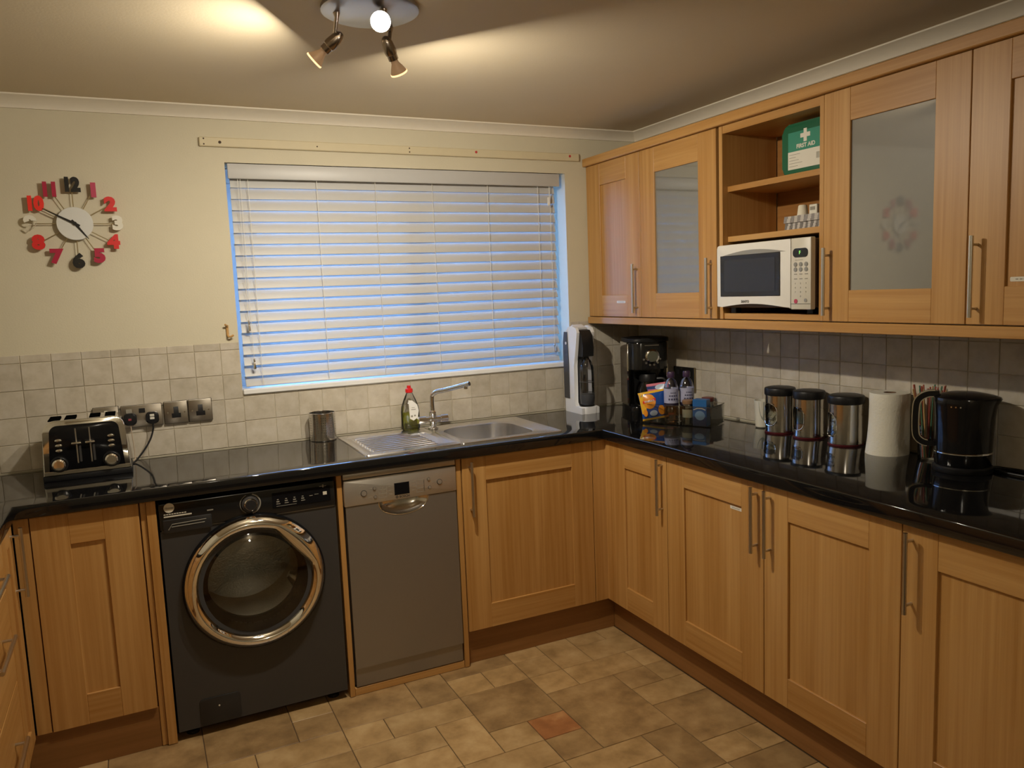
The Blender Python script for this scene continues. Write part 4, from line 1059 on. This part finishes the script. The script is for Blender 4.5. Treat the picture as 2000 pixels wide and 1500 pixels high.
canister(-.068, -1.078, .0565, 'steel canister with window full of sugar lumps, next to the tumbler', 'sugar')
canister(-.060, -1.219, .0565, 'steel canister with brown contents in its window, middle of the three', 'biscuit')
canister(-.058, -1.390, .060, 'steel canister next to the kitchen roll, window edge just visible', 'tablets')
kr = thing('kitchen_roll', 'white kitchen paper roll standing on end beside the kettle', 'paper roll', (-.068, -1.580, W))
mb = MB(); Rk = .0635; n = 60
rg = []
for z_, f in ((0, 1.22), (.05, 1.10), (.10, 1.03), (.16, 1.0), (.205, 1.0), (.208, .985)):
    r_ = []
    for i in range(n):
        a = 2*PI*i/n; da = abs((a-math.radians(170)+PI) % (2*PI)-PI)
        fl = (f-1)*max(0, 1-(da/1.5)**2) if f > 1 else f-1
        r_.append((Rk*(1+fl)*math.cos(a), Rk*(1+fl)*math.sin(a), z_))
    rg.append(r_)
rg.append([(.020*math.cos(2*PI*i/n), .020*math.sin(2*PI*i/n), .208) for i in range(n)])
mb.rings(rg, True, False).build('paper', 'roll_paper', **L(kr))
MB().lathe([(.0198, .10), (.0198, .2085), (.0185, .2085), (.0185, .10)], n=24).build('core', 'cardboard', **L(kr))
# coloured stirrers in a glass
SXg, SYg = -.054, -1.716
gl = thing('stirrer_glass', 'clear glass full of coloured stirrers behind the kettle', 'glass', (SXg, SYg, W))
MB().lathe([(.028, 0), (.030, .002), (.034, .115), (.0325, .115), (.0285, .006), (.001, .005)], n=28, cap1=False).build('glass_body', 'clear_plastic', **L(gl))
rnd = random.Random(3); ns = 26
for k in range(ns):
    a = 2*PI*k/ns+rnd.uniform(-.1, .1); q0 = .004+.014*rnd.random(); q1 = .045+.006*rnd.random()
    if k % 3 == 0: q1 *= .6
    ht = .232+rnd.uniform(-.006, .012)
    b_ = Vector((SXg+q0*math.cos(a), SYg+q0*math.sin(a), W+.0075)); t_ = Vector((min(SXg+q1*math.cos(a), -.002), SYg+q1*math.sin(a), W+ht))
    m_ = ('stick_a', 'stick_b', 'stick_c', 'stick_d')[k % 4]; nm = ('red', 'green', 'tan', 'brown')[k % 4]
    o = MB().tube([b_, t_], .0026, 6).build('stirrer', m_)
    tag(o, '%s stirrer stick among those fanned out of the glass behind the kettle' % nm, 'stirrer', '%s stirrers in the glass' % nm)
kt = thing('kettle', 'glossy black electric kettle with chrome edged handle on the right worktop', 'kettle', (-.105, -1.870, W))
Rk = .079
MB().lathe([(.080, 0), (.082, .003), (.082, .016), (.078, .020), (.001, .020)], n=44).build('power_base', 'black_plastic', **L(kt))
MB().lathe([(.076, .0205), (.0775, .024), (.0785, .055), (.0790, .058)], n=44, cap1=False).build('foot_ring', 'black_gloss', **L(kt))
MB().lathe([(.0792, .058), (.0808, .0595), (.0808, .0625), (.0792, .064)], n=44, cap0=False, cap1=False).build('chrome_band', 'chrome', **L(kt))
ka = math.atan2(.83, -.56)
mb = MB(); rg = []
for z_, r_, spo in ((.064, .079, 0), (.10, .080, 0), (.17, .0815, .002), (.205, .083, .006), (.222, .084, .016), (.228, .082, .015), (.234, .070, .008), (.240, .045, 0), (.242, .001, 0)):
    rg.append([((r_+spo*max(0, math.cos(2*PI*i/44-ka-PI))**6)*math.cos(2*PI*i/44), (r_+spo*max(0, math.cos(2*PI*i/44-ka-PI))**6)*math.sin(2*PI*i/44), z_) for i in range(44)])
mb.rings(rg, False, True).build('body', 'black_gloss', **L(kt))
hx, hy = math.cos(ka), math.sin(ka)
path = [(.066, .236), (.100, .233), (.124, .214), (.130, .18), (.130, .12), (.124, .096), (.105, .082), (.078, .080)]
pp = spl([(hx*a, hy*a, b) for a, b in path], 6)
def strap(pts, w_, t_, off):
    side_ = Vector((-hy, hx, 0)); rg = []
    for i, p_ in enumerate(pts):
        d = (pts[min(i+1, len(pts)-1)]-pts[max(i-1, 0)]).normalized(); nn = d.cross(side_).normalized()
        c_ = p_+nn*off
        rg.append([tuple(c_+side_*sx*w_+nn*sn*t_) for sx, sn in ((-1, -1), (1, -1), (1, 1), (-1, 1))])
    return MB().rings(rg)
strap(pp, .013, .008, 0).build('handle', 'black_gloss', **L(kt))
strap(pp[2:-4], .0105, .0015, -.0095).build('handle_trim', 'chrome', **L(kt))
strap(pp[2:-4], .0105, .0015, .0095).build('handle_trim', 'chrome', **L(kt))
for k, a in enumerate((-.05, .0, .05)):
    aa = math.atan2(-.56, -.83)+a*3-.25
    MB().tube([(.0832*math.cos(aa), .0832*math.sin(aa), .205), (.0842*math.cos(aa), .0842*math.sin(aa), .205)], .0022, 8).build('indicator', 'chrome', **L(kt))
MB().tube(spl([(-.030, -1.905, W+.006), (-.012, -1.935, W+.005), (.0, -1.98, W+.0048), (-.004, -2.06, W+.0048), (-.03, -2.10, W+.0048), (-.055, -2.06, W+.0048), (-.06, -2.0, W+.0048), (-.056, -1.955, W+.0048), (-.045, -1.93, W+.005)]), .0042, 8).build('cable', 'black_plastic', kt)

# ------------------------------------------------------------------ things on the open shelves
MX = -.316
FM = frame('R', MX)
mw = thing('microwave', 'white microwave oven with dark window on the lowest open shelf', 'microwave', (-.16, -1.235, 1.392))
m0, m1, mz0, mz1 = 1.000, 1.4655, 1.411, 1.650
MB().box(m0+.002, m1-.001, mz0+.003, mz1-.004, -.30, -.022, .003).build('casing', 'mw_side', mw, FM)
dpx = 1.377
def wave(a): return
# door with arched lower edge
dpoly = [(m0, mz0+.006)]+[(m0+(dpx-m0)*t, mz0+.002+.016*math.sin(PI*t)) for t in [k/14 for k in range(1, 14)]]+[(dpx-.001, mz0), (dpx-.001, mz1), (m0+.012, mz1), (m0+.004, mz1-.003), (m0, mz1-.012)]
d = MB().prism(dpoly, -.021, 0, .004).build('door', 'mw_white', mw, FM)
mb = MB()
mb.put([(m0+.03+(dpx-m0-.05)*k/16, 1.609+.016*math.sin(PI*k/16)*q, .0006) for q in (0, 1) for k in range(17)], [(k, k+1, 18+k, 17+k) for k in range(16)])
mb.build('upper_arch', 'mw_grey', d, FM)
wn_ = MB().box(1.024, 1.330, 1.457, 1.609, .0003, .0035, .001).build('window', 'mw_glass', d, FM)
MB().box(1.046, 1.308, 1.474, 1.592, .0035, .0042).build('window_mesh', 'mw_mesh', wn_, FM)
text('brand_lettering', 'SANYO', .0125, 1.155, 1.437, .0004, FM, 'dark_print', d, bold=.0005)
cpn = MB().prism(rrect(dpx+.001, m1, mz0-.002, mz1, .003, 3), -.021, -.001, .003).build('control_panel', 'mw_panel', mw, FM)
MB().prism(rrect(dpx+.011, m1-.012, 1.585, 1.615, .013, 6), -.001, .0008).build('display', 'lcd', mw, FM)
text('display_digits', 'F', .016, dpx+.042, 1.600, .001, FM, 'lcd_green', mw, bold=.0003)
for r_ in range(2):
    for k in range(3):
        a, b = dpx+.022+.0235*k, 1.561-.017*r_
        MB().tube([(a, b, -.001), (a, b, .0004)], .0078, 18).tube([(a, b, 0), (a, b, .0012)], .0058, 18).build('button', 'mw_grey', mw, FM)
mb = MB()
for r_, b in enumerate((1.527, 1.511)):
    for k in range(3): mb.box(dpx+.016+.0235*k, dpx+.029+.0235*k, b, b+.003, -.001, -.0003)
mb.box(dpx+.02, dpx+.055, 1.575, 1.5765, -.001, -.0003)
mb.build('panel_print', 'dim_print', mw, FM)
for r_, row in enumerate(('123', '456', '789', ' 0 ')):
    for k, s_ in enumerate(row):
        if s_ != ' ': text('number_key', s_, .0085, dpx+.021+.0235*k, 1.497-.0145*r_, -.0006, FM, 'dim_print', mw)
MB().tube([(dpx+.024, 1.437, -.001), (dpx+.024, 1.437, .0006)], .0075, 18).build('stop_button', 'pinkred', mw, FM)
MB().tube([(dpx+.067, 1.440, -.001), (dpx+.067, 1.440, .0006)], .0065, 18).build('start_button', 'mw_grey', mw, FM)
MB().box(dpx+.002, m1-.001, 1.4275, 1.4290, -.001, -.0004).build('panel_seam', 'dark_print', mw, FM)
for a in (1.04, 1.42):
    for x in (-.06, -.26): MB().box(a-.014, a+.014, 1.3915, mz0+.004, x-.014, x+.014, .002).build('foot', 'black_plastic', mw, FM)
# first aid case
fa = thing('first_aid_case', 'green first aid case with white cross on the upper open shelf', 'first aid kit', (-.15, -1.325, SH2))
FFa = frame('R', -.205)
f0, f1_, fz0, fz1 = 1.226, 1.428, SH2+.0005, 2.055
MB().prism(rrect(f0, f1_, fz0, fz1, .03, 6), -.075, 0, .006, 3).build('case', 'green_case', fa, FFa)
MB().box(f0+.03, f1_-.010, fz0+.022, fz1-.030, 0, .0012).build('label', 'green_label', fa, FFa)
MB().box(f0+.03, f1_-.010, fz0+.022, fz0+.083, .0012, .0018).build('label_panel', 'paper', fa, FFa)
cxx, czz, q, ww = 1.335, 2.008, .022, .0072
MB().prism([(cxx-ww, czz-q), (cxx+ww, czz-q), (cxx+ww, czz-ww), (cxx+q, czz-ww), (cxx+q, czz+ww), (cxx+ww, czz+ww), (cxx+ww, czz+q), (cxx-ww, czz+q), (cxx-ww, czz+ww), (cxx-q, czz+ww), (cxx-q, czz-ww), (cxx-ww, czz-ww)], .0012, .002).build('cross', 'paper', fa, FFa)
text('lettering', 'FIRST AID', .0195, 1.337, 1.9735, .0015, FFa, 'paper', fa, bold=.0006)
mb = MB()
for k in range(5): mb.box(f0+.036, f0+.036+(.05, .03, .044, .06, .04)[k], fz0+.072-.010*k, fz0+.0735-.010*k, .0018, .0022)
for k in range(7): mb.box(1.385+.003*k, 1.3865+.003*k, fz0+.045, fz0+.066, .0018, .0022)
mb.build('label_print', 'dim_print', fa, FFa)
# tea towels
def towel(z0_, h_, lab, mats, ins, nstripe):
    o = thing('tea_towel', lab, 'tea towel', (-.14, -1.34, z0_), 'folded tea towels')
    mb = MB(); a0, a1 = 1.234+ins, 1.452
    k = 2*nstripe
    for j in range(3):
        zz0, zz1 = z0_+h_*j/3+.0004, z0_+h_*(j+1)/3
        for i in range(k):
            mb.mi = i % 2
            p0, p1 = a0+(a1-a0)*i/k, a0+(a1-a0)*(i+1)/k
            sag = .0012*math.sin(i*1.3+j)
            mb.box(p0, p1, zz0, zz1, -.16, .0+sag-.002*j, .0)
    mb.build('cloth', mats, o, frame('R', -.205), smooth=0)
    return o
towel(SH1+.0005, .026, 'folded grey and white checked tea towel, lower of two on the shelf', ['towel_grey', 'towel_white'], .004, 9)
towel(SH1+.0275, .024, 'folded grey striped tea towel, upper of two on the shelf', ['towel_stripe', 'towel_white'], 0, 7)
zt_ = SH1+.0525
e1 = thing('egg_cup', 'small cream pot on top of the folded tea towels', 'pot', (-.17, -1.290, zt_))
MB().lathe([(.020, 0), (.019, .004), (.0155, .032), (.013, .036), (.001, .037)], n=20).build('body', 'sugar', **L(e1))
e2 = thing('small_packet', 'small white packet with grey print on the tea towels', 'packet', (-.16, -1.338, zt_))
MB().box(-.012, .012, -.018, .018, 0, .034, .002).build('box', 'paper', **L(e2))
MB().box(-.0127, -.0122, -.010, .012, .014, .026).build('print', 'dim_print', **L(e2))
e3 = thing('cardboard_box', 'brown box at the back of the middle open shelf', 'box', (-.06, -1.30, SH1))
MB().box(-.09, -.045, -1.37, -1.28, SH1+.0005, SH1+.11, .002).build('box', 'mw_side', e3) if False else MB().box(-.035, -.008, -1.385, -1.285, SH1+.0005, SH1+.125, .002).build('box', 'cardboard', e3)
